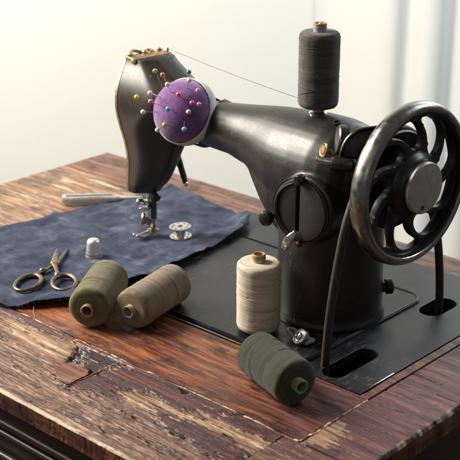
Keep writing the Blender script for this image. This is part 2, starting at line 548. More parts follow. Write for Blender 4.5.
def board(xs, ys, zf, skip=None, attrs=(), edgefn=None, th=TH, jit=None):
    nx, ny = len(xs), len(ys)
    me_v, faces, vals = [], [], {a: [] for a in attrs}
    idx = {}
    for j, yv in enumerate(ys):
        for i, xv in enumerate(xs):
            px, py = (xv, yv) if jit is None else jit(xv, yv)
            r = zf(xv, yv)
            z = r[0] if attrs else r
            idx[i, j] = len(me_v); me_v.append((px, py, z))
            for a, v in zip(attrs, r[1:] if attrs else ()): vals[a].append(v)
    used = set()
    for j in range(ny - 1):
        for i in range(nx - 1):
            if skip and skip((xs[i] + xs[i + 1]) / 2, (ys[j] + ys[j + 1]) / 2): continue
            faces.append((idx[i, j], idx[i + 1, j], idx[i + 1, j + 1], idx[i, j + 1]))
    # skirts
    def skirt(loop):
        prev = None
        for k in loop:
            x, y, z = me_v[k]
            rows = [k]
            for q in (.0025, .0085, th):
                rows.append(len(me_v)); me_v.append((x, y, -q))
                for a in attrs: vals[a].append({'face': 1.0, 'veneer': 1.0}.get(a, 0.0))
            if prev:
                for a_, b_, c_, d_ in zip(prev, rows, prev[1:], rows[1:]): faces.append((a_, b_, d_, c_))
            prev = rows
    skirt([idx[i, 0] for i in range(nx)])
    skirt([idx[nx - 1, j] for j in range(ny)])
    skirt([idx[i, ny - 1] for i in range(nx - 1, -1, -1)])
    skirt([idx[0, j] for j in range(ny - 1, -1, -1)])
    me = bpy.data.meshes.new('board')
    me.from_pydata(me_v, [], faces)
    for a in attrs:
        at = me.attributes.new(a, 'FLOAT', 'POINT')
        at.data.foreach_set('value', vals[a])
    me.validate()
    return me

def lin(a, b, n): return [a + (b - a) * i / n for i in range(n + 1)]

# centre panel, with a cut-out for the machine bed
xs = lin(X0, BX0, 50) + lin(BX0, BX1, 60)[1:] + lin(BX1, INX - .0012, 3)[1:]
ys = lin(INY + .0012, BY0, 18) + lin(BY0, BY1, 44)[1:] + lin(BY1, Y1, 9)[1:]
def zpanel(x, y):
    e = min(x - X0, Y1 - y)
    z = .0004 * fbm(x * 9, y * 30)
    if e < .003: z -= .0022 * (1 - e / .003) ** 2
    return z
o = link('centre_panel', board(xs, ys, zpanel, skip=lambda x, y: BX0 < x < BX1 and BY0 < y < BY1), M['panel'], table, 50)

# front border: veneer that has flaked off in patches
VEN = [
    [(-.1005, -.150), (-.057, -.150), (.0, -.150), (.0013, -.1543), (.0208, -.1745), (-.0095, -.176), (-.0204, -.1802), (-.0242, -.1867), (-.0186, -.196), (-.0358, -.1973), (-.0498, -.2073), (-.0643, -.2088), (-.0700, -.203), (-.0640, -.1860), (-.0800, -.172), (-.0907, -.1620)],
    [(-.0, -.150), (.11, -.150), (.11, -.160), (.0927, -.1625), (.0677, -.1695), (.0337, -.1685), (.0218, -.1765), (.005, -.1765), (-.004, -.168)],
    [(-.45, -.150), (-.10, -.150), (-.104, -.1562), (-.1402, -.1610), (-.185, -.1605), (-.45, -.161)],
    [(.0053, -.1845), (.0303, -.1862), (.0548, -.1792), (.091, -.1840), (.097, -.197), (.0752, -.2035), (.0428, -.1985), (.0271, -.1995), (.010, -.192)],
    [(-.45, -.176), (-.215, -.176), (-.178, -.1840), (-.155, -.1855), (-.150, -.1960), (-.200, -.1990), (-.45, -.197)],
    [(.088, -.205), (.11, -.203), (.11, -.216), (.085, -.214)],
]
FRESH = [[(.0053, -.1776), (.0218, -.1765), (.0337, -.1683), (.0677, -.1692), (.0927, -.1617), (.0967, -.1781), (.0858, -.1832), (.0548, -.1786), (.0303, -.1851), (.0113, -.1834)],
         [(-.185, -.1605), (-.1402, -.1610), (-.1002, -.1560), (-.0943, -.1665), (-.0947, -.1835), (-.116, -.1832), (-.153, -.1826)],
         [(-.024, -.187), (-.0204, -.180), (.0207, -.1745), (.034, -.186), (.042, -.204), (.020, -.197)]]
RECESS = [(-.0885, -.1805), (-.0660, -.1780), (-.0585, -.1860), (-.0578, -.1570), (-.0960, -.1570), (-.0930, -.1660)]
GOUGE = [[(-.1003, -.1565), (-.0945, -.1640), (-.0900, -.1715), (-.0850, -.1835), (-.0872, -.1838), (-.0925, -.1745), (-.0985, -.1660)],
         [(.0130, -.1545), (-.001, -.1545), (.006, -.1580), (.0105, -.1590)],
         [(-.060, -.1860), (-.0585, -.1862), (-.0530, -.1790), (-.0660, -.1770), (-.0665, -.1785)],
         [(-.30, -.1795), (-.215, -.1805), (-.170, -.1852), (-.215, -.1820)]]
def border_z(x, y):
    # jagged, grain-following offset of the sampling point
    jx = .016 * fbm(x * 45, y * 900, 3.1, 3) + .004 * nz(x * 300, y * 1500)
    jy = .0030 * fbm(x * 30, y * 420, 7.7, 3) + .0022 * nz(x * 60, y * 60)
    v = 1.0 if any(inpoly(x + jx, y + jy, p) for p in VEN) else 0.0
    fr = 1.0 if any(inpoly(x + jx * .6, y + jy, p) for p in FRESH) else 0.0
    # slivers of veneer left on the bare wood
    if v == 0 and fbm(x * 26, y * 330, 1.3, 4) > .62 - .22 * smooth(-.10, .06, x) and y > -.232: v = 1.0
    if v == 1 and fbm(x * 30, y * 380, 5.1, 4) > .62: v = 0.0
    z = .0007 * v + .00028 * fbm(x * 24, y * 700, 2.2, 4) + .0003 * fbm(x * 14, y * 40) - .0004 * (1 - v)
    # open cracks along the grain
    cr = abs(fbm(x * 9, y * 150, 9.0, 3))
    if cr < .035 and v == 0: z -= .0012 * (1 - cr / .035)
    # splits
    d = y - Y0
    rim = .0022 + .0008 * nz(x * 120, 2)
    if d < rim: z -= .0013 * (1 - d / rim) ** 2 + .0005 * max(0, nz(x * 330, 5) - .1) * (1 - d / rim)
    e = smooth(.0030, .0012, d)
    if inpoly(x + jx * .3, y + jy, RECESS): z -= .0010; fr = -.72; v = 1.0
    for gp in GOUGE:
        if inpoly(x + jx * .25, y + jy * .6, gp): z -= .0022; fr = -1.0
    return z, v, fr, e, 0.0
def border_jit(x, y):
    d = y - Y0
    if d < .001: return x, y + .0003 * fbm(x * 60, 3) + .0004 * max(0, nz(x * 330, 1)) * smooth(-.15, -.05, x)
    if INY - y < .0012: return x, y - .0007 * max(0, fbm(x * 70, 11))
    return x, y
xs = lin(X0, .0955, 430)
ys = [Y0, Y0 + .0006, Y0 + .0012, Y0 + .002, Y0 + .003] + lin(Y0 + .0038, INY - .0012, 125)
o = link('front_border', board(xs, ys, border_z, attrs=('veneer', 'fresh', 'edge', 'face'), jit=border_jit), M['border'], table, 60)

# right-hand border (grain also runs along x)
CHIP = [[(.104, -.1484), (.1056, -.1133), (.116, -.116), (.1225, -.125), (.1252, -.1332), (.121, -.139), (.1258, -.1442), (.115, -.150)]]
def side_z(x, y):
    jx = .010 * fbm(x * 60, y * 600, 3.1, 3); jy = .0035 * fbm(x * 40, y * 420, 7.7, 3)
    chip = any(inpoly(x + jx, y + jy, p) for p in CHIP)
    v = 0.0 if chip else 1.0
    fr = 1.0 if chip else 0.0
    if fbm(x * 30, y * 300, 8.1, 4) > .60: v = 0.0
    z = .0005 * v + .00022 * fbm(x * 30, y * 700, 2.2, 4) - .0003 * (1 - v)
    d = X1 - x
    nb = nz(y * 150, 4)
    rim = .0030 + .0022 * nb
    if d < rim: z -= .0026 * (1 - d / rim) ** 2
    e = smooth(.0036, .0012, d) * smooth(.05, .32, nz(y * 210, 8.3))
    if y - Y0 < .003: z -= .002 * (1 - (y - Y0) / .003) ** 2
    return z, v, fr, e, 0.0
def side_jit(x, y):
    d = X1 - x
    if d < .001: return x + .0010 * fbm(y * 60, 3) + .0004 * nz(y * 420, 1), y
    return x, y
xs = lin(INX + .0010, X1 - .003, 60) + [X1 - .0022, X1 - .0015, X1 - .0008, X1]
ys = lin(INY - .0005, Y1, 330)
o = link('side_border', board(xs, ys, side_z, attrs=('veneer', 'fresh', 'edge', 'face'), jit=side_jit), M['side'], table, 60)
xs = lin(.0967, X1 - .003, 70) + [X1 - .0022, X1 - .0015, X1 - .0008, X1]
ys = lin(Y0, INY - .0016, 110)
def corner_z(x, y):
    jx = .010 * fbm(x * 60, y * 600, 3.1, 3)
    v = 1.0 if (y > -.163 + .01 * fbm(x * 40, y * 300) or fbm(x * 26, y * 240, 1.9, 4) > .12) else 0.0
    z = side_z(x, y)
    return z[0], v, 0.0, max(z[3], smooth(.0046, .0016, y - Y0)), 0.0
o = link('corner_border', board(xs, ys, corner_z, attrs=('veneer', 'fresh', 'edge', 'face'), jit=side_jit), M['side'], table, 60)

# inlay stringing between the panel and the borders, broken in places
bm = bmesh.new()
def strip(p, q, w, brk):
    n = int((V(q) - V(p)).length / .0022)
    d = (V(q) - V(p)) / n; s = V((-d.y, d.x, 0)).normalized() * w / 2
    pa = None
    for i in range(n + 1):
        c = V(p) + d * i
        k = fbm(c.x * 40, c.y * 40, brk, 3)
        h = -.0004 + .0009 * smooth(-.25, .05, k) + .0002 * nz(c.x * 300, c.y * 300)
        ww = 1 + .35 * nz(c.x * 160, c.y * 160, 2)
        a = [bm.verts.new(c + s * ww + V((0, 0, -.004))), bm.verts.new(c + s * ww + V((0, 0, h))), bm.verts.new(c - s * ww + V((0, 0, h))), bm.verts.new(c - s * ww + V((0, 0, -.004)))]
        if pa:
            for m in range(3): bm.faces.new((pa[m], a[m], a[m + 1], pa[m + 1]))
        pa = a
strip((X0, INY, 0), (INX - .001, INY, 0), .0013, 3.0)
strip((INX - .0001, INY, 0), (INX - .0001, BY0 - .002, 0), .0012, 8.0)
link('inlay_line', bm, M['inlay'], table)
# core under the seams so no gap shows daylight
bm = box((X1 - X0 - .012, INY - Y0 - .008, .008), ((X0 + X1) / 2, (Y0 + INY) / 2, -.0095))
join(bm, box((X1 - INX, Y1 - INY - .01, .008), ((X1 + INX) / 2 - .006, (Y1 + INY) / 2, -.0097)))
link('core_board', bm, M['apron'], table)

# lifted flakes of veneer
def flake(poly, curl, base, seed):
    bm = bmesh.new()
    cx = sum(p[0] for p in poly) / len(poly); cy = sum(p[1] for p in poly) / len(poly)
    P = [V((p[0], p[1], 0)) for p in poly]
    P = crom(P + [P[0]], 7)[:-1]
    P = [p + V((.0011 * nz(p.x * 400, p.y * 400, seed), .0008 * nz(p.x * 400, p.y * 400, seed + 5), 0)) for p in P]
    rings = []
    for s in (1, .8, .55, .3):
        ring = []
        for p in P:
            q = V((cx, cy, 0)) + (p - V((cx, cy, 0))) * s
            q.z = base + curl(q.x - cx, q.y - cy) + .0002 * nz(q.x * 200, q.y * 200, seed)
            ring.append(bm.verts.new(q))
        rings.append(ring)
    m = len(P)
    for A, B in zip(rings, rings[1:]):
        for k in range(m): bm.faces.new((A[k], A[(k + 1) % m], B[(k + 1) % m], B[k]))
    bm.faces.new(rings[-1])
    r = bmesh.ops.extrude_face_region(bm, geom=bm.faces[:])
    bmesh.ops.translate(bm, verts=[g for g in r['geom'] if isinstance(g, bmesh.types.BMVert)], vec=V((0, 0, .0004)))
    return bm
fl = flake([(-.0861, -.1940), (-.0848, -.1840), (-.0780, -.1812), (-.0690, -.1795), (-.0600, -.1845), (-.0584, -.1900), (-.0584, -.2000), (-.0588, -.2060), (-.0680, -.2030), (-.0780, -.1990)], lambda x, y: .0011 * smooth(0, .014, x - y * .35) + .0002, .0003, 1)
tag(link('veneer_flake', fl, M['flake'], table), 'lifted cracked flake of reddish veneer on the front border')
# broken edge where the veneer snapped across the grain, coloured pale as if lit
pe = [(-.0578 + .0006 * nz(k * .7, 3.1), -.2065 + .0500 * k / 24, .0008 + .0006 * abs(nz(k * .9, 1.7))) for k in range(25)]
link('cracked_edge', tube(pe, [.0003 + .0004 * abs(nz(k * .8, 8.2)) for k in range(25)], 6), M['lit_edge'], table)
pe = [(-.0848 + .0135 * k / 10, -.1838 + .0042 * k / 10 + .0004 * nz(k * .9, 2), .0007) for k in range(11)]
link('cracked_edge', tube(pe, [.0002 + .0003 * abs(nz(k * .8, 4.2)) for k in range(11)], 6), M['lit_edge'], table)
fl = flake([(.1105, -.139), (.1085, -.124), (.1165, -.120), (.1225, -.131), (.1185, -.1365)], lambda x, y: .0007 + .0016 * smooth(0, .01, x), .0002, 4)

# apron, moulding and drawer under the top
link('apron', box((X1 - X0 - .03, .02, .16), ((X0 + X1) / 2 - .004, -.2145, -.098), .001), M['apron'], table)
bm = bmesh.new()
for zc, yc, r in ((-.0405, -.2255, .0032), (-.047, -.2275, .0022), (-.066, -.2285, .0028)):
    join(bm, tube([(X0 + .02, yc, zc), (X1 - .02, yc, zc)], r, 12))
link('moulding', bm, M['apron'], table)
link('drawer_front', box((.40, .012, .075), (-.18, -.2245, -.112), .002), M['apron'], table)
link('side_apron', box((.02, Y1 - Y0 - .06, .16), (X1 - .030, (Y0 + Y1) / 2 + .01, -.098), .001), M['apron'], table)
link('back_apron', box((X1 - X0 - .06, .02, .16), ((X0 + X1) / 2, Y1 - .03, -.098), .001), M['apron'], table)
link('side_apron', box((.02, Y1 - Y0 - .06, .16), (X0 + .030, (Y0 + Y1) / 2, -.098), .001), M['apron'], table)
for sx in (X0 + .04, X1 - .045):
    for sy in (Y0 + .04, Y1 - .04):
        link('leg', box((.04, .04, .58), (sx, sy, -.468), .004), M['apron'], table)
link('bed_well', box((BX1 - BX0 - .004, BY1 - BY0 - .004, .10), ((BX0 + BX1) / 2, (BY0 + BY1) / 2, -.068)), M['void'], table)  # solid black box in place of the shaded cabinet interior

# ------------------------------------------------------------------ sewing machine (local frame: x to the wheel, y back, z up)
MA = math.radians(-4.2)
machine = empty('sewing_machine', (0, .0135, 0), (0, 0, MA), 'black antique hand wheel sewing machine set into the wooden table', 'sewing machine')
MW = Matrix.Translation((0, .0135, 0)) @ Matrix.Rotation(MA, 4, 'Z')
MI = MW.inverted()
def W2L(bm): bm.transform(MI); return bm

# bed plates (squared to the table)
def stadium(cx, y0, y1, w, n=10):
    out = []
    for k in range(n + 1):
        a = PI * k / n
        out.append((cx + w * math.cos(a), y1 - w + w * math.sin(a)))
    for k in range(n + 1):
        a = PI + PI * k / n
        out.append((cx + w * math.cos(a), y0 + w + w * math.sin(a)))
    return out
g = .0009
slots = [stadium(.0655, -.0715, -.0165, .0088), stadium(.0580, .0610, .0990, .0098)]
bm = plate(rrect(BX0 + g, BY0 + g, BX1 - g, BY1 - g, .0012, 3), [s for s in slots], -.006, .0006, .0006)
link('bed_frame', W2L(bm), M['bed'], machine, 8)
bm = plate(rrect(-.166, -.0735, .0425, .0865, .014, 10), [], .0002, .0024, .0009)
link('bed', W2L(bm), M['bed'], machine, 8)
bm = tube([(p[0], p[1], .0024) for p in rrect(-.1645, -.0720, .0410, .0850, .013, 10)], .0008, 8, closed=True)
link('bed_ridge', W2L(bm), M['bed'], machine)
# worn bright strip along the corner of the plate
link('edge_strip', W2L(box((.0012, .036, .0007), (.0984, -.0545, .0009), .0002)), M['bright'], machine)
link('edge_strip', W2L(box((.150, .0012, .0006), (-.087, BY0 + .0012, .0010), .0002)), M['steel'], machine)
# arm, pillar and wheel bearing as one casting
def ell(x, cy, cz, ry, rz, n=40): return [(x, cy + ry * math.cos(2 * PI * k / n), cz + rz * math.sin(2 * PI * k / n)) for k in range(n)]
prof = [(-.215, .1245, .0170, .0180), (-.18, .1250, .0180, .0185), (-.14, .1262, .0187, .0189), (-.105, .1280, .0212, .0212), (-.080, .1275, .0250, .0255), (-.060, .1240, .0300, .0320),
        (-.040, .1205, .0360, .0375), (-.015, .1205, .0400, .0395), (.006, .1205, .0410, .0395), (.018, .1205, .0395, .0375), (.0265, .121, .035, .032), (.031, .122, .027, .0245), (.0345, .123, .016, .0145)]
dense = []
for a, b in zip(prof, prof[1:]):
    for k in range(4): dense.append([a[i] + (b[i] - a[i]) * k / 4 for i in range(4)])
dense.append(list(prof[-1]))
bm = loft([ell(p[0], 0, p[1], p[2], p[3]) for p in dense])
pil = lathe([(.0436, .0020), (.0436, .0050), (.0428, .0068), (.0418, .0085), (.0412, .03), (.0408, .07), (.0412, .10), (.0405, .125)], 64)
join(bm, pil)
# flare from pillar into arm on the left
join(bm, loft([[(x, w * math.cos(2 * PI * k / 32), zc + h * math.sin(2 * PI * k / 32)) for k in range(32)] for x, w, zc, h in ((-.088, .012, .121, .012), (-.070, .022, .112, .022), (-.055, .028, .104, .032), (-.040, .032, .098, .042), (-.015, .033, .096, .045))]))
join(bm, put(lathe([(.0225, 0), (.0225, .030)], 40), (.026, 0, .126), (1, 0, 0)))
# boss behind the cover plate
join(bm, put(lathe([(.0252, 0), (.0252, .024), (.0246, .0255)], 48), (.011, -.020, .101), (.10, -1, .02)))
for f in bm.faces: f.smooth = True
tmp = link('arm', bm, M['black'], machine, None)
md = tmp.modifiers.new('r', 'REMESH'); md.mode = 'VOXEL'; md.voxel_size = .0011
md = tmp.modifiers.new('s', 'SMOOTH'); md.iterations = 14; md.factor = .5
bpy.context.view_layer.update()
dg = bpy.context.evaluated_depsgraph_get()
nm = bpy.data.meshes.new_from_object(tmp.evaluated_get(dg))
tmp.modifiers.clear()
old = tmp.data; tmp.data = nm
bpy.data.meshes.remove(old)
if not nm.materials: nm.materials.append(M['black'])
for p in nm.polygons: p.use_smooth = True

# head
XL = -.229
HL = [(.0462, -.2150, .0145, .0080), (.0480, -.2120, .0165, .0100), (.0520, -.2060, .0170, .0115), (.060, -.1990, .0164, .0130), (.078, -.1895, .0152, .0155), (.093, -.1835, .0176, .0190),
      (.108, -.1760, .0226, .0240), (.122, -.1660, .0262, .0275), (.134, -.1560, .0266, .0280), (.144, -.1600, .0250, .0272), (.153, -.1740, .0216, .0262), (.160, -.1880, .0180, .0252), (.1655, -.1990, .0150, .0242), (.1685, -.2060, .0135, .0235)]
def hinterp(z):
    for a, b in zip(HL, HL[1:]):
        if a[0] <= z <= b[0]:
            t_ = (z - a[0]) / (b[0] - a[0])
            return [a[i] + (b[i] - a[i]) * t_ for i in range(4)]
    return HL[-1] if z > HL[-1][0] else HL[0]
def hsec(z, xr, wf, wb):
    pts = []
    n = 22
    # front side from the face plate to the nose of the head, then back side
    L = xr - XL
    def sup(s):  # half-width multiplier along x
        return (1 - s ** 5.0) ** (1 / 3.6) if s < 1 else 0.0
    s0 = .30 + .30 * smooth(.105, .140, z)
    for k in range(n + 1):
        s = math.sin(PI / 2 * k / n) ** .8
        pts.append((XL + L * s, -wf * sup(s) * (1 - .62 * smooth(s0, 1.05, s)), z))
    for k in range(n - 1, -1, -1):
        s = math.sin(PI / 2 * k / n) ** .8
        pts.append((XL + L * s, wb * sup(s), z))
    return pts
zs = []
for a, b in zip(HL, HL[1:]):
    for k in range(4): zs.append(a[0] + (b[0] - a[0]) * k / 4)
zs.append(HL[-1][0])
# smooth the level table
def hs(z):
    acc = [0, 0, 0]; w = 0
    for d in (-.006, -.003, 0, .003, .006):
        zz = max(HL[0][0], min(HL[-1][0], z + d))
        h = hinterp(zz)
        for i in range(3): acc[i] += h[i + 1]
        w += 1
    return [q / w for q in acc]
bm = loft([hsec(z, *hs(z)) for z in zs])
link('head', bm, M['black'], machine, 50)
# face plate: follows the head outline; brass tone paints warm back light on the rim
out = [(-hs(z)[1] - .0004, z) for z in zs] + [(hs(z)[2] + .0004, z) for z in reversed(zs)]
bm = bmesh.new()
A = [bm.verts.new((XL, p[0], p[1])) for p in out]; B = [bm.verts.new((XL - .0028, p[0], p[1])) for p in out]
m_ = len(out)
for k in range(m_): bm.faces.new((A[k], A[(k + 1) % m_], B[(k + 1) % m_], B[k]))
bm.faces.new(A); bm.faces.new(B)
fp = link('face_plate', bm, M['rimglow'], machine, 30)
# brass cap with screws and thread guides on top of the head
bm = box((.0110, .0400, .0026), (XL + .0050, .0040, .1688), .0009)
join(bm, box((.0045, .0425, .0046), (XL + .0110, .0040, .1672), .0009))
for y_ in (-.013, .003, .019):
    join(bm, put(lathe([(.0028, 0), (.0028, .0022), (.0020, .0030)], 16), (XL + .0035, y_, .1698)))
join(bm, tube(crom([(XL + .001, -.0125, .1705), (XL - .002, -.006, .1725), (XL + .001, .001, .1712), (XL + .004, .007, .1724), (XL + .002, .013, .1706)], 6), .0014, 8))
link('top_guide', bm, M['gold'], machine)
link('guide_pin', put(lathe([(.0008, 0), (.0008, .006), (.0004, .0065)], 10), (XL + .010, .0235, .1665)), M['iron'], machine)
# shoulder blending the arm into the head
# take-up / lifter behind
bm = tube(crom([(-.2185, .028, .084), (-.2150, .0295, .072), (-.2105, .0305, .0600), (-.2062, .0310, .0490)], 6), [.0036] * 10 + [.0032] * 6 + [.0028] * 3, 12, flat=.6)
lift = link('presser_lifter', bm, M['black2'], machine)
link('lifter_tip', put(ball(.0024, 14, 8), (-.2060, .0310, .0484)), M['bright'], lift)
# needle bar, presser bar and clamp
bm = put(lathe([(.0029, 0), (.0029, .030)], 18), (-.2165, .0012, .0172))
link('presser_bar', bm, M['iron'], machine)
bm = put(lathe([(.0022, 0), (.0022, .020)], 16), (-.2225, .0010, .0300))
nb = link('needle_bar', bm, M['steel'], machine)
bm = put(lathe([(.0007, 0), (.0008, .018), (.0010, .020)], 10), (-.2225, .0010, .0105))
link('needle', bm, M['bright'], nb)
bm = box((.0090, .0080, .0062), (-.2225, .0000, .0335), .0014)
join(bm, put(lathe([(.0030, 0), (.0034, .001), (.0034, .005), (.0024, .006)], 16), (-.2258, -.003, .0345), (-.55, -.83, 0)))
join(bm, put(lathe([(.0022, 0), (.0022, .006)], 14), (-.2185, -.003, .0310), (.35, -.93, 0)))
join(bm, put(lathe([(.0020, 0), (.0020, .004)], 12), (-.2255, -.002, .0280), (-.7, -.6, -.3)))
link('needle_clamp', bm, M['steel'], machine)
link('clamp_screw', put(lathe([(.0034, 0), (.0036, .001), (.0036, .0065), (.0026, .0075)], 18), (-.2125, .001, .0425), (.8, -.5, .1)), M['black2'], machine)
# presser foot with its thumb screw
bm = box((.0100, .0060, .0080), (-.2178, -.0005, .0165), .0016)
join(bm, put(lathe([(.0026, 0), (.0026, .005)], 14), (-.2178, -.003, .0180), (-.45, -.88, 0)))
# two toes
for s in (-1, 1):
    join(bm, tube(crom([(-.2178 + s * .0026, .004, .0082), (-.2178 + s * .0026, -.006, .0064), (-.2178 + s * .0024, -.014, .0066), (-.2178 + s * .0022, -.0200, .0092)], 5), [.0022] * 12 + [.0020, .0018, .0016, .0014], 10, flat=.55))
join(bm, box((.0085, .0090, .0022), (-.2178, .0010, .0085), .0008))
join(bm, box((.0050, .0050, .0080), (-.2172, .0010, .0120), .001))
pf = link('presser_foot', bm, M['oldsteel'], machine)
bm = put(lathe([(.0022, -.003), (.0022, 0), (.0060, .0006), (.0064, .0014), (.0064, .0030), (.0056, .0038), (.0030, .0039)], 24), (-.2215, -.0045, .0195), (-.62, -.76, .15))
link('foot_screw', bm, M['oldsteel'], pf)

# round inspection cover on the pillar, with slot
PC = V((.0110, -.0462, .1010)); PN = V((.13, -1, .02)).normalized()
slot = [(-.0014 + .0016 * math.cos(a),   .0180 + .0016 * math.sin(a)) for a in [PI * k / 6 for k in range(7)]] + [(-.0014 + .0016 * math.cos(a), -.0150 + .0016 * math.sin(a)) for a in [PI + PI * k / 6 for k in range(7)]]
bm = plate(circ(0, 0, .0234, 64), [slot], 0, .0026, .0008)
M['cover'] = mat_black_paint('sheen_cover_enamel', (.021, .019, .0175), .46, .8)  # lighter tint than the arm paints in the sheen of the left-facing cover
cp = link('cover_plate', put(bm, PC, PN, (0, 0, 1)), M['cover'], machine, 35)
bm = lathe([(.0250, .0), (.0250, .0012), (.0247, .0017), (.0241, .0017), (.0237, .0010), (.0237, 0)], 64, closed=True)
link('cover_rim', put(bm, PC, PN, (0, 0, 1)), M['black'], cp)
RX = frame(PN, (0, 0, 1)).to_3x3()
def pp(u_, v_, w_=0.0): return PC + RX @ V((u_, v_, w_))
# crescent tension arm on the left of the plate
link('cover_arc', tube([pp(.0205 * math.cos(a), .0205 * math.sin(a), .0028) for a in [PI * (.60 + .78 * k / 20) for k in range(21)]], [.0006 + .0011 * math.sin(PI * k / 20) for k in range(21)], 8), M['black2'], cp)
bm = put(lathe([(.0040, 0), (.0040, .0040), (.0030, .0052)], 20), pp(.0004, .0242, .0015), PN)
join(bm, put(lathe([(.0019, 0), (.0019, .0064)], 14), pp(.0004, .0242, .0015), PN))
link('cover_screw', bm, M['iron'], cp)
link('cover_knob', put(lathe([(.0022, -.004), (.0022, .002), (.0052, .0035), (.0060, .006), (.0054, .0088), (.0030, .0102)], 24), pp(-.0262, -.0105, .001), PN), M['black2'], cp)
bm = tube(crom([pp(-.0012, -.0160, .0045), pp(-.0052, -.0215, .0058), pp(-.0086, -.0270, .0060), pp(-.0110, -.0315, .0052)], 6), [.0018] * 3 + [.0024 + .0010 * math.sin(k / 15 * PI) for k in range(16)], 12, flat=.38, up=PN)
lv = link('latch_lever', bm, M['bright'], cp)
link('latch_screw', put(ball(.0026, 14, 8), pp(.0012, -.0252, .0030)), M['iron'], cp)

# spool pin
bm = lathe([(.0068, 0), (.0068, .0014), (.0048, .0030), (.0044, .0046), (.0016, .005), (.0016, .0685), (.0010, .0695)], 24)
link('spool_pin', put(bm, (-.0175, 0, .1585)), M['bright'], machine)
# oil hole
link('oil_hole', put(lathe([(.0030, 0), (.0030, .0012), (.0018, .0014), (.0018, .0002)], 18), (.0090, -.0080, .1588), (.12, -.28, 1)), M['void'], machine)

# bobbin winder bracket, pin and screws beside the wheel
bm = loft([[(x, y_ + ry * math.cos(2 * PI * k / 24), z_ + rz * math.sin(2 * PI * k / 24)) for k in range(24)] for x, y_, z_, ry, rz in
           ((.0310, -.020, .1500, .009, .0100), (.0335, -.0205, .1505, .0125, .0135), (.0385, -.020, .1505, .0135, .0145), (.0430, -.019, .1508, .0125, .0135), (.0470, -.017, .1515, .0120, .0120), (.0520, -.010, .1530, .0105, .0100), (.0570, .002, .1540, .010, .009))])
bw = link('winder_bracket', bm, M['belt'], machine)
bm = put(lathe([(.0095, 0), (.0108, .0010), (.0108, .0055), (.0096, .0066)], 32), (.0330, -.0245, .1545), (-.62, -.72, .10))
link('bracket_collar', bm, M['iron'], bw)
# thin strap edge wrapping the bracket
link('bracket_strap', tube(crom([(.0340, -.0310, .1380), (.0372, -.0345, .1480), (.0395, -.0320, .1580), (.0435, -.024, .1640), (.050, -.012, .1650), (.057, .002, .1640)], 6), .0026, 10, flat=.5, up=(-.6, -.7, .3)), M['iron'], bw)
bm = put(lathe([(.0052, 0), (.0056, .002), (.0056, .012), (.0048, .0145), (.0034, .015)], 24), (.0445, -.0300, .1400), (-.74, -.62, .10))
join(bm, box((.010, .014, .012), (.0460, -.025, .140), .003))
cl = link('winder_clamp', bm, M['iron'], machine)
link('clamp_hole', put(lathe([(.0012, 0), (.0012, .0006)], 12), (.0405, -.0392, .1405), (.1, -1, .2)), M['void'], cl)
link('winder_pin', put(lathe([(.0029, 0), (.0029, .0105), (.0022, .0118)], 18), (.0335, -.0392, .1414), (-.74, -.62, .16)), M['steel'], cl)
bm = put(lathe([(.0050, 0), (.0056, .0005), (.0056, .0017), (.0050, .0022), (.0036, .0019), (.0034, .0024), (.0010, .0026)], 28), (.0262, -.0385, .1480), (-.42, -.86, .28))
join(bm, tube([(.0270, -.035, .1475), (.0320, -.036, .1440), (.0360, -.037, .1415)], .0018, 10))
link('brass_screw', bm, M['brass'], machine)

# drive pulley, belt and hand wheel
WZ = .1262
bm = put(lathe([(.020, -.0085), (.0350, -.0075), (.0365, -.0055), (.0330, -.0020), (.0325, 0), (.0330, .0020), (.0365, .0055), (.0355, .0070), (.020, .0085)], 56), (.0560, 0, WZ), (1, 0, 0))
link('pulley', bm, M['black2'], machine)
bx = .0565
path = [(bx + .003, -.0735, -.090), (bx + .003, -.0700, -.02), (bx + .002, -.0640, .040), (bx + .0015, -.0520, .0960), (bx + .001, -.0410, .1220), (bx, -.0330, .1390)]
for k in range(1, 9):
    a = math.radians(155 - 17.5 * k)
    path.append((bx, .0358 * math.cos(a), WZ + .0358 * math.sin(a)))
path += [(bx, .0400, .112), (bx, .0560, .075), (bx, .0640, .040), (bx - .001, .0690, -.0), (bx - .001, .0735, -.09)]
link('drive_belt', tube(crom(path, 6), .0036, 12, flat=.85), M['belt'], machine)

hw = link('hand_wheel', put(lathe([(.0515, -.0060), (.0530, -.0078), (.0552, -.0082), (.0575, -.0072), (.0592, -.0048), (.0600, -.0010), (.0597, .0025), (.0584, .0052), (.0565, .0068), (.0545, .0070), (.0530, .0060)], 96, closed=True), (.0745, 0, WZ), (1, 0, 0)), M['rim'], machine, 60)
bm = lathe([(.0540, -.0076), (.0512, -.0072), (.0502, -.0030), (.0502, .0020), (.0510, .0050), (.0540, .0062)], 96, closed=True)
def petal(a0):
    L, Rr = [], []
    for k in range(21):
        q = k / 20
        r_ = .0250 + .0246 * q
        mid = a0 + .12 * q + .36 * q * q
        hw_ = (PI / 9 - (.0026 + .0008 * (1 - q)) / r_) * (1 - abs(2 * q - 1) ** 5) ** .5
        L.append((r_ * math.cos(mid - hw_), r_ * math.sin(mid - hw_)))
        Rr.append((r_ * math.cos(mid + hw_), r_ * math.sin(mid + hw_)))
    return L + Rr[-2:0:-1]
web = plate(circ(0, 0, .0520, 120), [petal(2 * PI * k / 9 + .12) for k in range(9)], -.0032, .0022, .0013)
join(bm, web)
link('spokes', put(bm, (.0745, 0, WZ), (1, 0, 0)), M['black2'], hw, 40)
bm = lathe([(.018, -.014), (.0250, -.012), (.0250, -.004), (.0246, .0022), (.0232, .0042), (.0212, .0062), (.0200, .0078), (.0197, .010), (.010, .010)], 64)
link('hub', put(bm, (.0745, 0, WZ), (1, 0, 0)), M['black2'], hw)
bm = lathe([(.0190, 0), (.0190, .0030), (.0180, .0040), (.0090, .0045), (.0002, .0046)], 64, cap1=False)
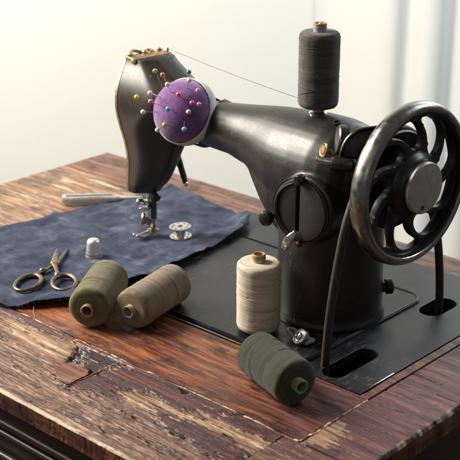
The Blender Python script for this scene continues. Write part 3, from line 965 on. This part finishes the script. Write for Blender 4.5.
hd = link('hub_disc', put(bm, (.0840, 0, WZ), (1, 0, 0)), M['disc'], hw)
link('disc_screw', put(lathe([(.0017, 0), (.0017, .0012)], 14), (.0874, -.0035, WZ - .0135), (1, 0, 0)), M['iron'], hd)
link('wheel_screw', put(lathe([(.0026, 0), (.0026, .005), (.0016, .006)], 14), (.0680, -.036, WZ + .012), (.9, -.3, 0)), M['steel'], hw)

# small screws near the foot of the pillar
bm = put(lathe([(.0036, -.006), (.0042, .001), (.0042, .004), (.0062, .0046), (.0062, .0090), (.0050, .0100)], 20), (.0270, .0290, .0220), (.55, .80, .05))
link('pillar_screw', bm, M['black2'], machine)
SA = V((-.10, -.80, .62)).normalized(); SC = V((.0262, -.0600, .0085))
bm = put(lathe([(.0046, -.004), (.0062, -.003), (.0066, 0), (.0060, .0018), (.0040, .0024), (.0038, .0014)], 32), SC, SA)
join(bm, put(lathe([(.0034, 0), (.0034, .0030), (.0026, .0036)], 20), SC, SA))
bs = link('hinge_screw', bm, M['steel'], machine)
link('screw_slot', put(box((.0010, .0054, .0004), (0, 0, .0037)), SC, SA, (0, .3, 1)), M['void'], bs)
bm = tube([(.0165 + .0050 * math.cos(a), -.0570 + .0035 * math.sin(a), .0075 - .0012 * math.cos(a)) for a in [2 * PI * k / 20 for k in range(20)]], .0014, 8, closed=True)
join(bm, box((.016, .010, .0030), (.0255, -.0560, .0050), .001))
link('screw_lug', bm, M['disc'], machine)

# ------------------------------------------------------------------ cloth
CL = [(-.305, .140), (-.309, .100), (-.314, .064), (-.323, .027), (-.328, -.013), (-.336, -.055), (-.346, -.10), (-.356, -.156)]
CR = [(-.180, .122), (-.168, .104), (-.160, .078), (-.1535, .045), (-.149, .008), (-.149, -.027), (-.152, -.064), (-.160, -.107), (-.174, -.134), (-.186, -.150), (-.199, -.1585)]
def poly_at(L, t):
    n = len(L) - 1
    i = min(int(t * n), n - 1); f = t * n - i
    return V((L[i][0] + (L[i + 1][0] - L[i][0]) * f, L[i][1] + (L[i + 1][1] - L[i][1]) * f, 0))
CLs = [tuple(p[:2]) for p in crom([(a, b, 0) for a, b in CL], 6)]
CRs = [tuple(p[:2]) for p in crom([(a, b, 0) for a, b in CR], 6)]
def cloth_z(x, y):
    b = .0012 + .0030 * smooth(-.188, -.168, x)
    w = .0016 * fbm(x * 18 + y * 9, y * 12 - x * 6, .3, 3) + .0011 * (1 - abs(nz(x * 34 + y * 22, y * 10 - x * 12, 4)) * 2)
    w += .0022 * (1 - min(1, abs(nz(x * 16 - y * 7, x * 9 + y * 21, 9.1)) * 5))
    w += .0012 * (1 - min(1, abs(nz(x * 40 + y * 18, y * 30 - x * 9, 2.1)) * 4))
    for (ax_, ay_, ar_) in ((-.218, -.088, .050), (-.2195, -.039, .018), (-.1965, .0455, .020), (-.219, .028, .026)):
        w *= .22 + .78 * smooth(ar_ * .6, ar_, math.hypot(x - ax_, y - ay_))
    return b + max(0, .62 * w + .0007)
bm = bmesh.new()
NU, NV = 150, 210
G = []
lay = bm.verts.layers.float.new('edge')
for j in range(NV + 1):
    t_ = j / NV
    a, b = poly_at(CLs, t_), poly_at(CRs, t_)
    row = []
    for i in range(NU + 1):
        s = i / NU
        p = a.lerp(b, s)
        ed = min(1 - s, t_, 1 - t_)
        if s > .995 or j in (0, NV):
            p.x += .0009 * nz(p.y * 260, 2); p.y += .0009 * nz(p.x * 260, 6)
        if j == NV: p.y += .0022 * fbm(p.x * 45, 3)
        z = cloth_z(p.x, p.y)
        d = (V((p.x, p.y, 0)) - V((-.177, .116, 0))).length
        z += .0055 * smooth(.034, .0, d) * smooth(.2, .0, 1 - s) * (1 - .55 * smooth(.03, 0, 1 - s))
        z += .0022 * smooth(.06, .0, 1 - s) * max(0, .4 + fbm(p.y * 30, 1.2)) * smooth(-.085, -.05, p.y)
        z += .0030 * smooth(.05, .0, 1 - t_) * max(0, .35 + fbm(p.x * 40, 5.2))
        v = bm.verts.new((p.x, p.y, z))
        v[lay] = max(smooth(.006, 0, 1 - s), smooth(.010, 0, 1 - t_))
        row.append(v)
    G.append(row)
for j in range(NV):
    for i in range(NU):
        bm.faces.new((G[j][i], G[j][i + 1], G[j + 1][i + 1], G[j + 1][i]))
cloth = link('denim_cloth', bm, M['denim'], None, None)
cloth.modifiers.new('thick', 'SOLIDIFY').thickness = .0008
tag(cloth, 'rumpled blue denim cloth with frayed edge lying under the needle', 'cloth')
# frayed threads along the cut edge
bm = bmesh.new()
for k in range(230):
    t_ = random.uniform(.05, 1)
    b = poly_at(CRs, t_)
    d = V((random.uniform(.2, 1), random.uniform(-1.0, .3), 0)).normalized() * random.uniform(.001, .0035)
    z = cloth_z(b.x, b.y) + .0004
    join(bm, tube([(b.x - .001, b.y, z), (b.x + d.x * .6, b.y + d.y * .6, z * .9), (b.x + d.x, b.y + d.y, z * .7 + .0003)], .00010, 4))
for k in range(90):
    x_ = random.uniform(-.34, -.2)
    y_ = -.1570 + random.uniform(-.001, .001)
    d = V((random.uniform(-.6, .6), -1, 0)).normalized() * random.uniform(.0015, .0045)
    join(bm, tube([(x_, y_ + .001, .0022), (x_ + d.x * .6, y_ + d.y * .6, .0016), (x_ + d.x, y_ + d.y, .0009)], .00010, 4))
fr = link('frayed_edge', bm, M['denim'], cloth, None)
M['lint'] = mat_simple('pale_lint', (.45, .42, .40), .9)
bm = tube(crom([(-.178, -.139, .0030), (-.170, -.146, .0012), (-.163, -.150, .0007), (-.158, -.158, .0008), (-.1555, -.166, .0012)], 6), .00016, 5)
link('loose_thread', bm, M['lint'], cloth, None)

# ------------------------------------------------------------------ spools of thread
SPG = 'spools of thread around the machine'
def spool(loc, axis, mat, core_mat, ring_mat, R, H, label, roll=0.0, name='thread_spool', seed=0, core_up=.0055, far=.004):
    q = frame(axis).to_euler()
    root = empty(name, loc, q, label, 'spool', SPG)
    prof = [(.0050, .0004), (R - .0045, .0), (R - .0018, .0005), (R - .0005, .0019), (R, .0042)]
    for k in range(1, 60): prof.append((R, .0042 + (H - .0084) * k / 60))
    prof += [(R, H - .0042), (R - .0005, H - .0019), (R - .0018, H - .0005), (R - .0045, H), (.0050, H - .0002)]
    def fn(r, z, a):
        if r < R * .6: return r
        s = .00022 * nz(z * 420 + .35 * a, seed, 0) + .00016 * fbm(math.cos(a) * 3 + seed, math.sin(a) * 3, z * 70, 3)
        s += -.00030 * max(0, nz(z * 150 + .12 * math.sin(a + seed), seed + 9) - .32)
        return r + s
    link('winding', lathe(prof, 112, False, False, fn), mat, root, 60)
    # strands crossing the winding
    bm = bmesh.new()
    rnd = random.Random(seed)
    for k in range(5):
        a0 = rnd.uniform(0, 6.28); z0 = rnd.uniform(.006, H - .006); da = rnd.uniform(1.2, 4.0); dz = rnd.uniform(-.010, .010)
        pts = []
        for i in range(25):
            s = i / 24; a = a0 + da * s; z = min(H - .003, max(.003, z0 + dz * s))
            pts.append(((R + .00012) * math.cos(a), (R + .00012) * math.sin(a), z))
        join(bm, tube(pts, .00015, 5))
    # stray fuzz
    for k in range(110):
        a = rnd.uniform(0, 6.28); z = rnd.uniform(.002, H - .002); l = rnd.uniform(.0008, .0022); b = a + rnd.uniform(-.09, .09)
        dz = rnd.uniform(-.0012, .0012)
        p0 = V((R * math.cos(a), R * math.sin(a), z))
        p2 = V(((R + l * .7) * math.cos(b), (R + l * .7) * math.sin(b), z + dz))
        p1 = (p0 + p2) / 2 + V((rnd.uniform(-.0003, .0003), rnd.uniform(-.0003, .0003), .0003))
        join(bm, tube([p0, p1, p2], .000045, 3, False))
    link('loose_strands', bm, mat, root, None)
    # paper core
    c = lathe([(.0036, -far), (.0049, -far), (.0049, H + core_up), (.0045, H + core_up + .0004), (.0037, H + core_up), (.0036, H * .5)], 32, closed=True)
    cr = link('core', c, core_mat, root)
    link('core_edge', put(lathe([(.0036, -.0007), (.0051, -.0006), (.0051, .0005), (.0046, .0010), (.0036, .0006)], 32, closed=True), (0, 0, H + core_up - .0004)), ring_mat, cr)
    link('core_hollow', put(lathe([(.0036, 0), (.0036, .0005)], 24), (0, 0, H * .55)), M['void'], cr)
    return root, cr

mp = lambda x, y, z: MW @ V((x, y, z))
s, cr = spool(mp(-.0175, 0, .1648), (0, 0, 1), M['th_black'], M['core'], M['ring_red'], .0153, .0570, 'charcoal spool standing upright on top of the machine arm', seed=3)
link('core_band', put(lathe([(.0051, 0), (.0051, .0016)], 32, False, False), (0, 0, .0570 + .0018)), M['ring_blue'], cr)
s, cr = spool((-.0178, -.0505, .0042), (0, 0, 1), M['th_white'], M['core'], M['ring_red'], .0166, .0545, 'upright ivory spool standing on the bed beside the pillar', seed=11)
link('core_band', put(lathe([(.0052, 0), (.0052, .0018)], 32, False, False), (0, 0, .0545 + .0022)), M['ring_green'], cr)
def lying(near, far_, R, H, *a, **k):
    n_, f_ = V(near), V(far_)
    ax = (n_ - f_).normalized()
    return spool(n_ - ax * H, ax, *a[:3], R, H, a[3], **k)
lying((-.1165, -.1345, .0171), (-.1508, -.0783, .0200), .0168, .0560, M['th_olive'], M['core_tan'], M['ring_red'], 'olive green spool on its side next to the scissors', seed=21, core_up=.004)
lying((-.0920, -.1130, .0163), (-.1032, -.0490, .0184), .0160, .0600, M['th_tan'], M['core'], M['ring_green'], 'taupe brown spool on its side touching the denim edge', seed=31, core_up=.004)
lying((.0765, -.1180, .0169), (.0267, -.1030, .0169), .0166, .0540, M['th_green'], M['core_tan'], M['ring_green'], 'dark grey green spool on its side in front of the ivory one', seed=41, core_up=.0055)

# thread running from the spool on the pin to the head
p0, p1 = mp(-.0330, -.001, .1672), mp(XL + .010, .0235, .1722)
pts = [p0.lerp(p1, k / 20) + V((0, 0, -.0012 * math.sin(PI * k / 20))) for k in range(21)]
M['thr'] = mat_simple('grey_sewing_thread', (.11, .10, .095), .8)
tag(link('sewing_thread', tube(pts, .00022, 6), M['thr'], None), 'thin grey thread stretched from the upper spool to the machine head', 'thread')

# ------------------------------------------------------------------ pincushion and pins
C0 = V((-.1472, .0013, .1394)); NW = V((.1175, -.9078, .4027)).normalized()
pc = empty('pincushion', C0, frame(NW).to_euler(), 'purple domed pincushion with cream band strapped to the machine arm', 'pincushion')
RB, HB = .0262, .021
prof = []
for k in range(22):
    a = PI / 2 * k / 21
    prof.append((RB * math.cos(a) if k < 21 else .0001, HB * math.sin(a)))
link('cushion', lathe([(RB - .001, -.004)] + prof, 64, fn=lambda r, z, a: r * (1 + .03 * nz(math.cos(a) * 2, math.sin(a) * 2, z * 60) + .006 * math.sin(a * 21 + 2 * math.sin(a * 3)) * smooth(.016, .0, z))), M['felt'], pc, None)
link('cushion_band', lathe([(.0268, .0010), (.0276, .0004), (.0279, -.0035), (.0276, -.0085), (.0266, -.0095), (.010, -.0098)], 64, False, True), M['band'], pc, 50)
iv = (Matrix.Translation(C0) @ frame(NW)).inverted() @ MW
bm = lathe([(.0208, -.007), (.0214, -.006), (.0214, .006), (.0208, .007)], 40, False, False)
bm = put(bm, (-.146, 0, .1262), (1, 0, 0)); bm.transform(iv)
st = link('strap', bm, M['strap'], pc)
bm = put(box((.009, .007, .0016), (0, 0, 0), .0006), (-.1225, .003, .1464), rot=(.1, .2, 0)); bm.transform(iv)
link('strap_tab', bm, M['flake'], pc)
PINS = [
 ('green', (.20, .48, .05), [-.17, -.0076, .1706], [-.1638, -.0049, .1569], 'green headed pin standing tallest at the cushion top left'),
 ('rose', (.75, .10, .16), [-.1586, -.0102, .1697], [-.1565, -.0063, .1602], 'rose red headed pin just right of the green one'),
 ('cream', (.85, .72, .60), [-.1471, -.0161, .1649], [-.1478, -.0118, .1576], 'cream headed pin below the rose red one near the cushion top'),
 ('white', (.85, .83, .76), [-.1615, -.0219, .1564], [-.1583, -.0139, .1521], 'white headed pin above the pink one on the left side'),
 ('yellow', (.85, .75, .03), [-.1793, -.0204, .1496], [-.1650, -.0122, .1447], 'yellow headed pin sticking out farthest to the left'),
 ('pink', (.80, .20, .34), [-.1491, -.0333, .1539], [-.149, -.0186, .1464], 'pink headed pin angled out at the left of the cushion'),
 ('sky blue', (.16, .46, .62), [-.1388, -.024, .1478], [-.1405, -.0179, .1454], 'sky blue headed pin in the middle of the cushion'),
 ('white', (.88, .85, .80), [-.1583, -.0332, .1435], [-.1553, -.0194, .1412], 'white headed pin pointing straight left at mid height'),
 ('red', (.82, .10, .15), [-.1366, -.0142, .1582], [-.138, -.0111, .1552], 'bright red headed pin pressed in above the centre'),
 ('magenta', (.68, .09, .32), [-.1253, -.0104, .1525], [-.1293, -.0087, .1506], 'magenta headed pin at the right of the sky blue one'),
 ('mint', (.55, .78, .58), [-.1257, -.0141, .1458], [-.1291, -.0124, .1439], 'pale mint headed pin right below the magenta one'),
 ('orange', (.90, .55, .03), [-.1438, -.0235, .1334], [-.1451, -.0205, .1334], 'orange yellow headed pin low in the cushion front'),
 ('teal', (.16, .46, .52), [-.1204, -.0246, .1348], [-.1290, -.0158, .1375], 'teal headed pin lowest on the right side'),
 ('dark green', (.05, .24, .18), [-.1369, -.0017, .1742], [-.1408, .0003, .1633], 'dark green headed pin upright at the top edge'),
 ('ivory', (.82, .76, .70), [-.1329, -.0052, .169], [-.138, -.0031, .1611], 'ivory headed pin right in front of the dark green one'),
 ('white', (.80, .82, .80), [-.1484, -.027, .1291], [-.1487, -.0204, .131], 'white headed pin at the lower left rim of the cushion'),
 ('pale pink', (.78, .42, .46), [-.1279, -.0008, .1604], [-.1315, -.0006, .1585], 'pale pink headed pin at the upper right near the band'),
 ('dusky pink', (.60, .30, .34), [-.1221, -.0057, .1509], [-.1258, -.0042, .1503], 'dusky pink headed pin farthest right beside the band'),
]
for nm_, c_, H_, E_, lab in PINS:
    key = 'pin_' + nm_.replace(' ', '_')
    if key not in M:
        tt = NT(key)
        tt.base(color=c_, rough=.22, spec=.6, coat=.4, coat_rough=.1)
        M[key] = tt.m
    H_, E_ = V(H_), V(E_)
    d = (E_ - H_)
    root = empty('pin', E_, (0, 0, 0), lab, 'pin', 'ball headed pins in the cushion')
    link('pin_head', put(ball(.0020, 18, 12), H_ - E_), M[key], root)
    link('pin_shaft', tube([H_ - E_, d.normalized() * .006], .00030, 6), M['steel'], root)

# ------------------------------------------------------------------ scissors
sz = .0052
sc = empty('scissors', (-.2241, -.0802, cloth_z(-.224, -.080) + .0022), (0, 0, 0), 'small tarnished embroidery scissors lying open on the denim', 'scissors')
S0 = V(sc.location)
PV = V((-.2241, -.0802))
def half(ringc, semi_f, semi_r, tilt, neck, tip, dz, name):
    bm = bmesh.new()
    c = V((ringc[0], ringc[1], 0))
    f = V((-.678, .735, 0)); r = V((.735, .678, 0))
    f2 = f * math.cos(tilt) + r * math.sin(tilt); r2 = r * math.cos(tilt) - f * math.sin(tilt)
    pts = [c + f2 * (semi_f * math.cos(a)) + r2 * (semi_r * math.sin(a)) for a in [2 * PI * k / 40 for k in range(40)]]
    join(bm, tube([p - V((PV.x, PV.y, -.0015 - dz)) for p in pts], [.0018 + .0004 * (math.cos(2 * PI * k / 40)) for k in range(40)], 10, closed=True, flat=1.0))
    n_ = V((neck[0], neck[1], 0)); t_ = V((tip[0], tip[1], 0)); p_ = V((PV.x, PV.y, 0))
    rp = min(pts, key=lambda q: (q - n_).length)
    join(bm, tube([q - V((PV.x, PV.y, -.0016 - dz)) for q in (rp, rp.lerp(n_, .5), n_)], [.0019, .0017, .0021], 12))
    sh = crom([n_, n_.lerp(p_, .55) + r * .0006, p_, p_.lerp(t_, .12)], 6)
    join(bm, tube([q - V((PV.x, PV.y, -.0018 - dz)) for q in sh], [.0021, .0026, .0023, .0018, .0016, .0016, .0017, .0018, .0019, .0019, .0020, .0022, .0025, .0026, .0026, .0025, .0023, .0022, .0021], 12, flat=.7, up=(0, 0, 1)))
    # collar bead on the shank
    join(bm, put(ball(.0028, 14, 8), n_ - V((PV.x, PV.y, -.0018 - dz))))
    h = link(name, bm, M['scissors'], sc)
    ax = (t_ - p_).normalized(); L = (t_ - p_).length; s = V((-ax.y, ax.x, 0))
    secs = []
    for k in range(9):
        u_ = k / 8
        w = .0030 * (1 - u_) ** .7 + .0003
        q = ax * (L * u_) + V((0, 0, .0016 + dz))
        secs.append([q + s * w + V((0, 0, -.0003)), q + s * w * .2 + V((0, 0, .0009 * (1 - u_) + .0003)), q - s * w * .9 + V((0, 0, .0003)), q - s * w * .9 - V((0, 0, .0005)), q + s * w - V((0, 0, .0006))])
    link('blade', loft(secs), M['scissors'], h)
half((-.2115, -.1180), .0160, .0098, .25, (-.2219, -.0945), (-.2452, -.0470), -.0006, 'handle')
half((-.1868, -.1000), .0155, .0098, -.12, (-.2020, -.0945), (-.2492, -.0560), .0012, 'handle')
bm = lathe([(.0024, .0015), (.0026, .0040), (.0020, .0048), (.0004, .0050)], 18)
link('pivot_screw', bm, M['brass'], sc)

# ------------------------------------------------------------------ thimble
th = empty('thimble', (-.2195, -.0390, cloth_z(-.2195, -.039) + .0002), (0, 0, .3), 'pale dimpled metal thimble standing on the denim behind the olive spool', 'thimble')
prof = [(.0066, .0075), (.0064, .0009), (.0071, .0), (.0075, .0004), (.0075, .0016), (.0070, .0022), (.0068, .0036), (.0069, .0044), (.0066, .0052), (.0062, .0090), (.0058, .0125), (.0054, .0150), (.0044, .0163), (.0026, .0168), (.0003, .0169)]
bm = lathe(prof, 40, False, True)
link('thimble_body', bm, None, th)
tt = NT('dimpled_nickel')
vor = tt.n('ShaderNodeTexVoronoi'); vor.inputs['Scale'].default_value = 950
tt.l(tt.tc.outputs['Object'], vor.inputs['Vector'])
zz = tt.xyz()[2]
dm = tt.math('MULTIPLY', tt.rng(vor.outputs['Distance'], .15, .5), tt.rng(zz, .0048, .006))
tt.base(color=tt.mix(tt.rng(zz, .0030, .0046, 0, 1), (.36, .32, .29), (.74, .72, .68)), metal=.85, rough=.42, normal=tt.bump(dm, .22, .0004))
th.children[0].data.materials.append(tt.m)

# ------------------------------------------------------------------ bobbin
bo = empty('bobbin', (-.1965, .0455, cloth_z(-.1965, .0455) + .0010), (.05, -.03, .2), 'small silver metal bobbin with pierced flanges on the denim', 'bobbin')
def flange(z0, z1):
    holes = [circ(.0070 * math.cos(a), .0070 * math.sin(a), .0009, 12) for a in [2 * PI * k / 8 for k in range(8)]]
    return plate(circ(0, 0, .0100, 48), holes + [circ(0, 0, .0022, 16)], z0, z1, .0002)
link('flange', flange(0, .0008), M['steel'], bo, 35)
link('flange', flange(.0092, .0100), M['steel'], bo, 35)
link('bobbin_core', lathe([(.0022, .0005), (.0050, .0006), (.0046, .003), (.0046, .007), (.0050, .0094), (.0022, .0095)], 28, closed=True), M['thimble'], bo)

# ------------------------------------------------------------------ slim steel tool behind the needle
T0, T1 = V((-.3475, .0325, 0)), V((-.2960, .0890, 0))
ax = (T1 - T0).normalized()
tl = empty('hand_tool', T0 + V((0, 0, .0010)), (0, 0, math.atan2(ax.y, ax.x)), 'slim slotted steel hand tool with rivets lying by the denim back edge', 'tool')
bm = bmesh.new()
for s in (-1, 1):
    join(bm, loft([[(x, s * yo + w * math.cos(a) , .0046 + h * math.sin(a)) for a in [2 * PI * k / 12 + .26 for k in range(12)]] for x, yo, w, h in
                   ((0, .0032, .0012, .0028), (.0015, .0034, .0016, .0036), (.030, .0036, .0017, .0038), (.048, .0030, .0015, .0034), (.056, .0020, .0012, .0026))]))
link('handle', bm, M['silver'], tl)
link('slot', box((.046, .0048, .0030), (.026, 0, .0062), .0005), M['void'], tl)
bm = loft([[(x, w * math.cos(a), .0044 + h * math.sin(a)) for a in [2 * PI * k / 12 + .26 for k in range(12)]] for x, w, h in ((.050, .0024, .0022), (.058, .0024, .0022), (.068, .0016, .0016), (.078, .0010, .0010))])
link('shank', bm, M['silver'], tl)
for x in (.0040, .0460, .0520):
    link('rivet', put(lathe([(.0014, -.0060), (.0014, .0060)], 14), (x, 0, .0052), (0, 1, 0)), M['bright'], tl)
bm = box((.0035, .0090, .0070), (.0020, 0, .0046), .0008)
link('end_cap', bm, M['silver'], tl)

# ------------------------------------------------------------------ background
def sheet(pts_uv, fn, nu, nv):
    bm = bmesh.new()
    R = [[bm.verts.new(fn(i / nu, j / nv)) for i in range(nu + 1)] for j in range(nv + 1)]
    for j in range(nv):
        for i in range(nu): bm.faces.new((R[j][i], R[j][i + 1], R[j + 1][i + 1], R[j + 1][i]))
    return bm
CG = V((CAM.x, CAM.y, 0))
WD = 2.45
t = NT('plaster_wall')
n = t.noise(t.vec((3, 3, 3)), 1, 4, .6)
t.base(color=t.ramp(n, [(.3, (.755, .775, .745)), (.7, (.775, .79, .765))]), rough=.9, normal=t.bump(t.noise(t.vec((40, 40, 40)), 1, 4), .1, .002))
wall = link('wall', sheet(None, lambda u_, v_: CG + FW * WD + RT * (-2.2 + 4.4 * u_) + V((0, 0, -.76 + 2.9 * v_)), 8, 6), t.m, None, None)
tag(wall, 'pale cream green plaster wall', None, None, 'structure')
t = NT('floor_boards')
n = t.noise(t.vec((4, 60, 4)), 1, 5, .6)
t.base(color=t.ramp(n, [(.3, (.05, .03, .02)), (.7, (.14, .09, .06))]), rough=.5)
fl = link('floor', sheet(None, lambda u_, v_: CG + FW * (-1.2 + (WD + 1.2) * v_) + RT * (-2.2 + 4.4 * u_) + V((0, 0, -.76)), 4, 4), t.m, None, None)
tag(fl, 'dark wooden floor', None, None, 'structure')
# white curtain hanging in folds on the right
t = NT('white_curtain_fabric')
n = t.noise(t.vec((300, 300, 300)), 1, 2)
t.base(color=(.77, .785, .77), rough=.9)
tr = t.n('ShaderNodeBsdfTranslucent'); tr.inputs[0].default_value = (.80, .83, .87, 1)
mx = t.n('ShaderNodeMixShader'); mx.inputs[0].default_value = .08
t.l(t.b.outputs[0], mx.inputs[1]); t.l(tr.outputs[0], mx.inputs[2]); t.l(mx.outputs[0], t.out.inputs[0])
FOLDS = [(.345, .021, .12), (.425, .018, .09), (.505, .02, .08), (.60, .02, .08), (.70, .02, .08), (.82, .025, .08), (.95, .02, .08)]
def curt(u_, v_):
    x = .172 + 1.0 * u_
    d = 0
    for c_, w_, h_ in FOLDS:
        q = x + .012 * math.sin(v_ * 3 + c_ * 9)
        d += h_ * math.exp(-((q - c_) / w_) ** 2)
    d += (.012 * math.sin(x * 26 + v_) + .008 * math.sin(x * 61)) * smooth(.2, .34, x)
    d *= .23
    return CG + FW * (WD - .004 - .10 * smooth(.17, .36, x) + d * smooth(.17, .33, x)) + RT * x + V((0, 0, -.74 + 2.6 * v_))
cu = link('curtain', sheet(None, curt, 260, 14), t.m, None, None)
tag(cu, 'white curtain hanging in soft vertical folds behind the wheel', 'curtain')

# ------------------------------------------------------------------ light
w = bpy.data.worlds.new('World'); scene.world = w; w.use_nodes = True
bg = w.node_tree.nodes['Background']
bg.inputs[0].default_value = (.92, .95, 1.0, 1); bg.inputs[1].default_value = .11
def area(name, loc, target, size, power, color, sy=None):
    l = bpy.data.lights.new(name, 'AREA')
    l.energy = power; l.color = color; l.size = size
    if sy: l.shape = 'RECTANGLE'; l.size_y = sy
    o = bpy.data.objects.new(name, l)
    o.location = loc
    o.rotation_euler = (V(target) - V(loc)).to_track_quat('-Z', 'Y').to_euler()
    col.objects.link(o)
    return o
TG = V((-.08, -.02, .05))
area('window_light', TG - RT * 1.15 + FW * .42 + V((0, 0, .80)), TG, .60, 54, (1, .925, .81), .9)
area('back_window_light', TG + RT * .85 + FW * 1.25 + V((0, 0, .75)), TG + V((.1, 0, .05)), .7, 5.5, (.90, .95, 1.0))
area('front_bounce', TG - RT * .5 - FW * 1.5 + V((0, 0, .9)), TG, 1.0, 1.4, (1, .95, .88))
area('wall_light', CG + FW * 1.25 - RT * .95 + V((0, 0, .95)), CG + FW * WD - RT * .35 + V((0, 0, -.05)), .7, 11.5, (.96, 1, .95))
area('added_warm_glow', CG + FW * (WD - .55) - RT * .95 + V((0, 0, .55)), CG + FW * WD - RT * .62 + V((0, 0, .02)), .45, 4.6, (1, .80, .50))  # unseen lamp added by the wall to imitate warm glare at upper left
area('curtain_light', CG + FW * 1.35 + RT * 1.0 + V((0, 0, .9)), CG + FW * WD + RT * .35 + V((0, 0, -.3)), .5, 13.5, (.89, .95, 1.0))

scene.view_settings.view_transform = 'Standard'
scene.view_settings.look = 'None'
scene.view_settings.exposure = 0
scene.view_settings.gamma = 1
scene.cycles.use_denoising = True
scene.cycles.max_bounces = 8
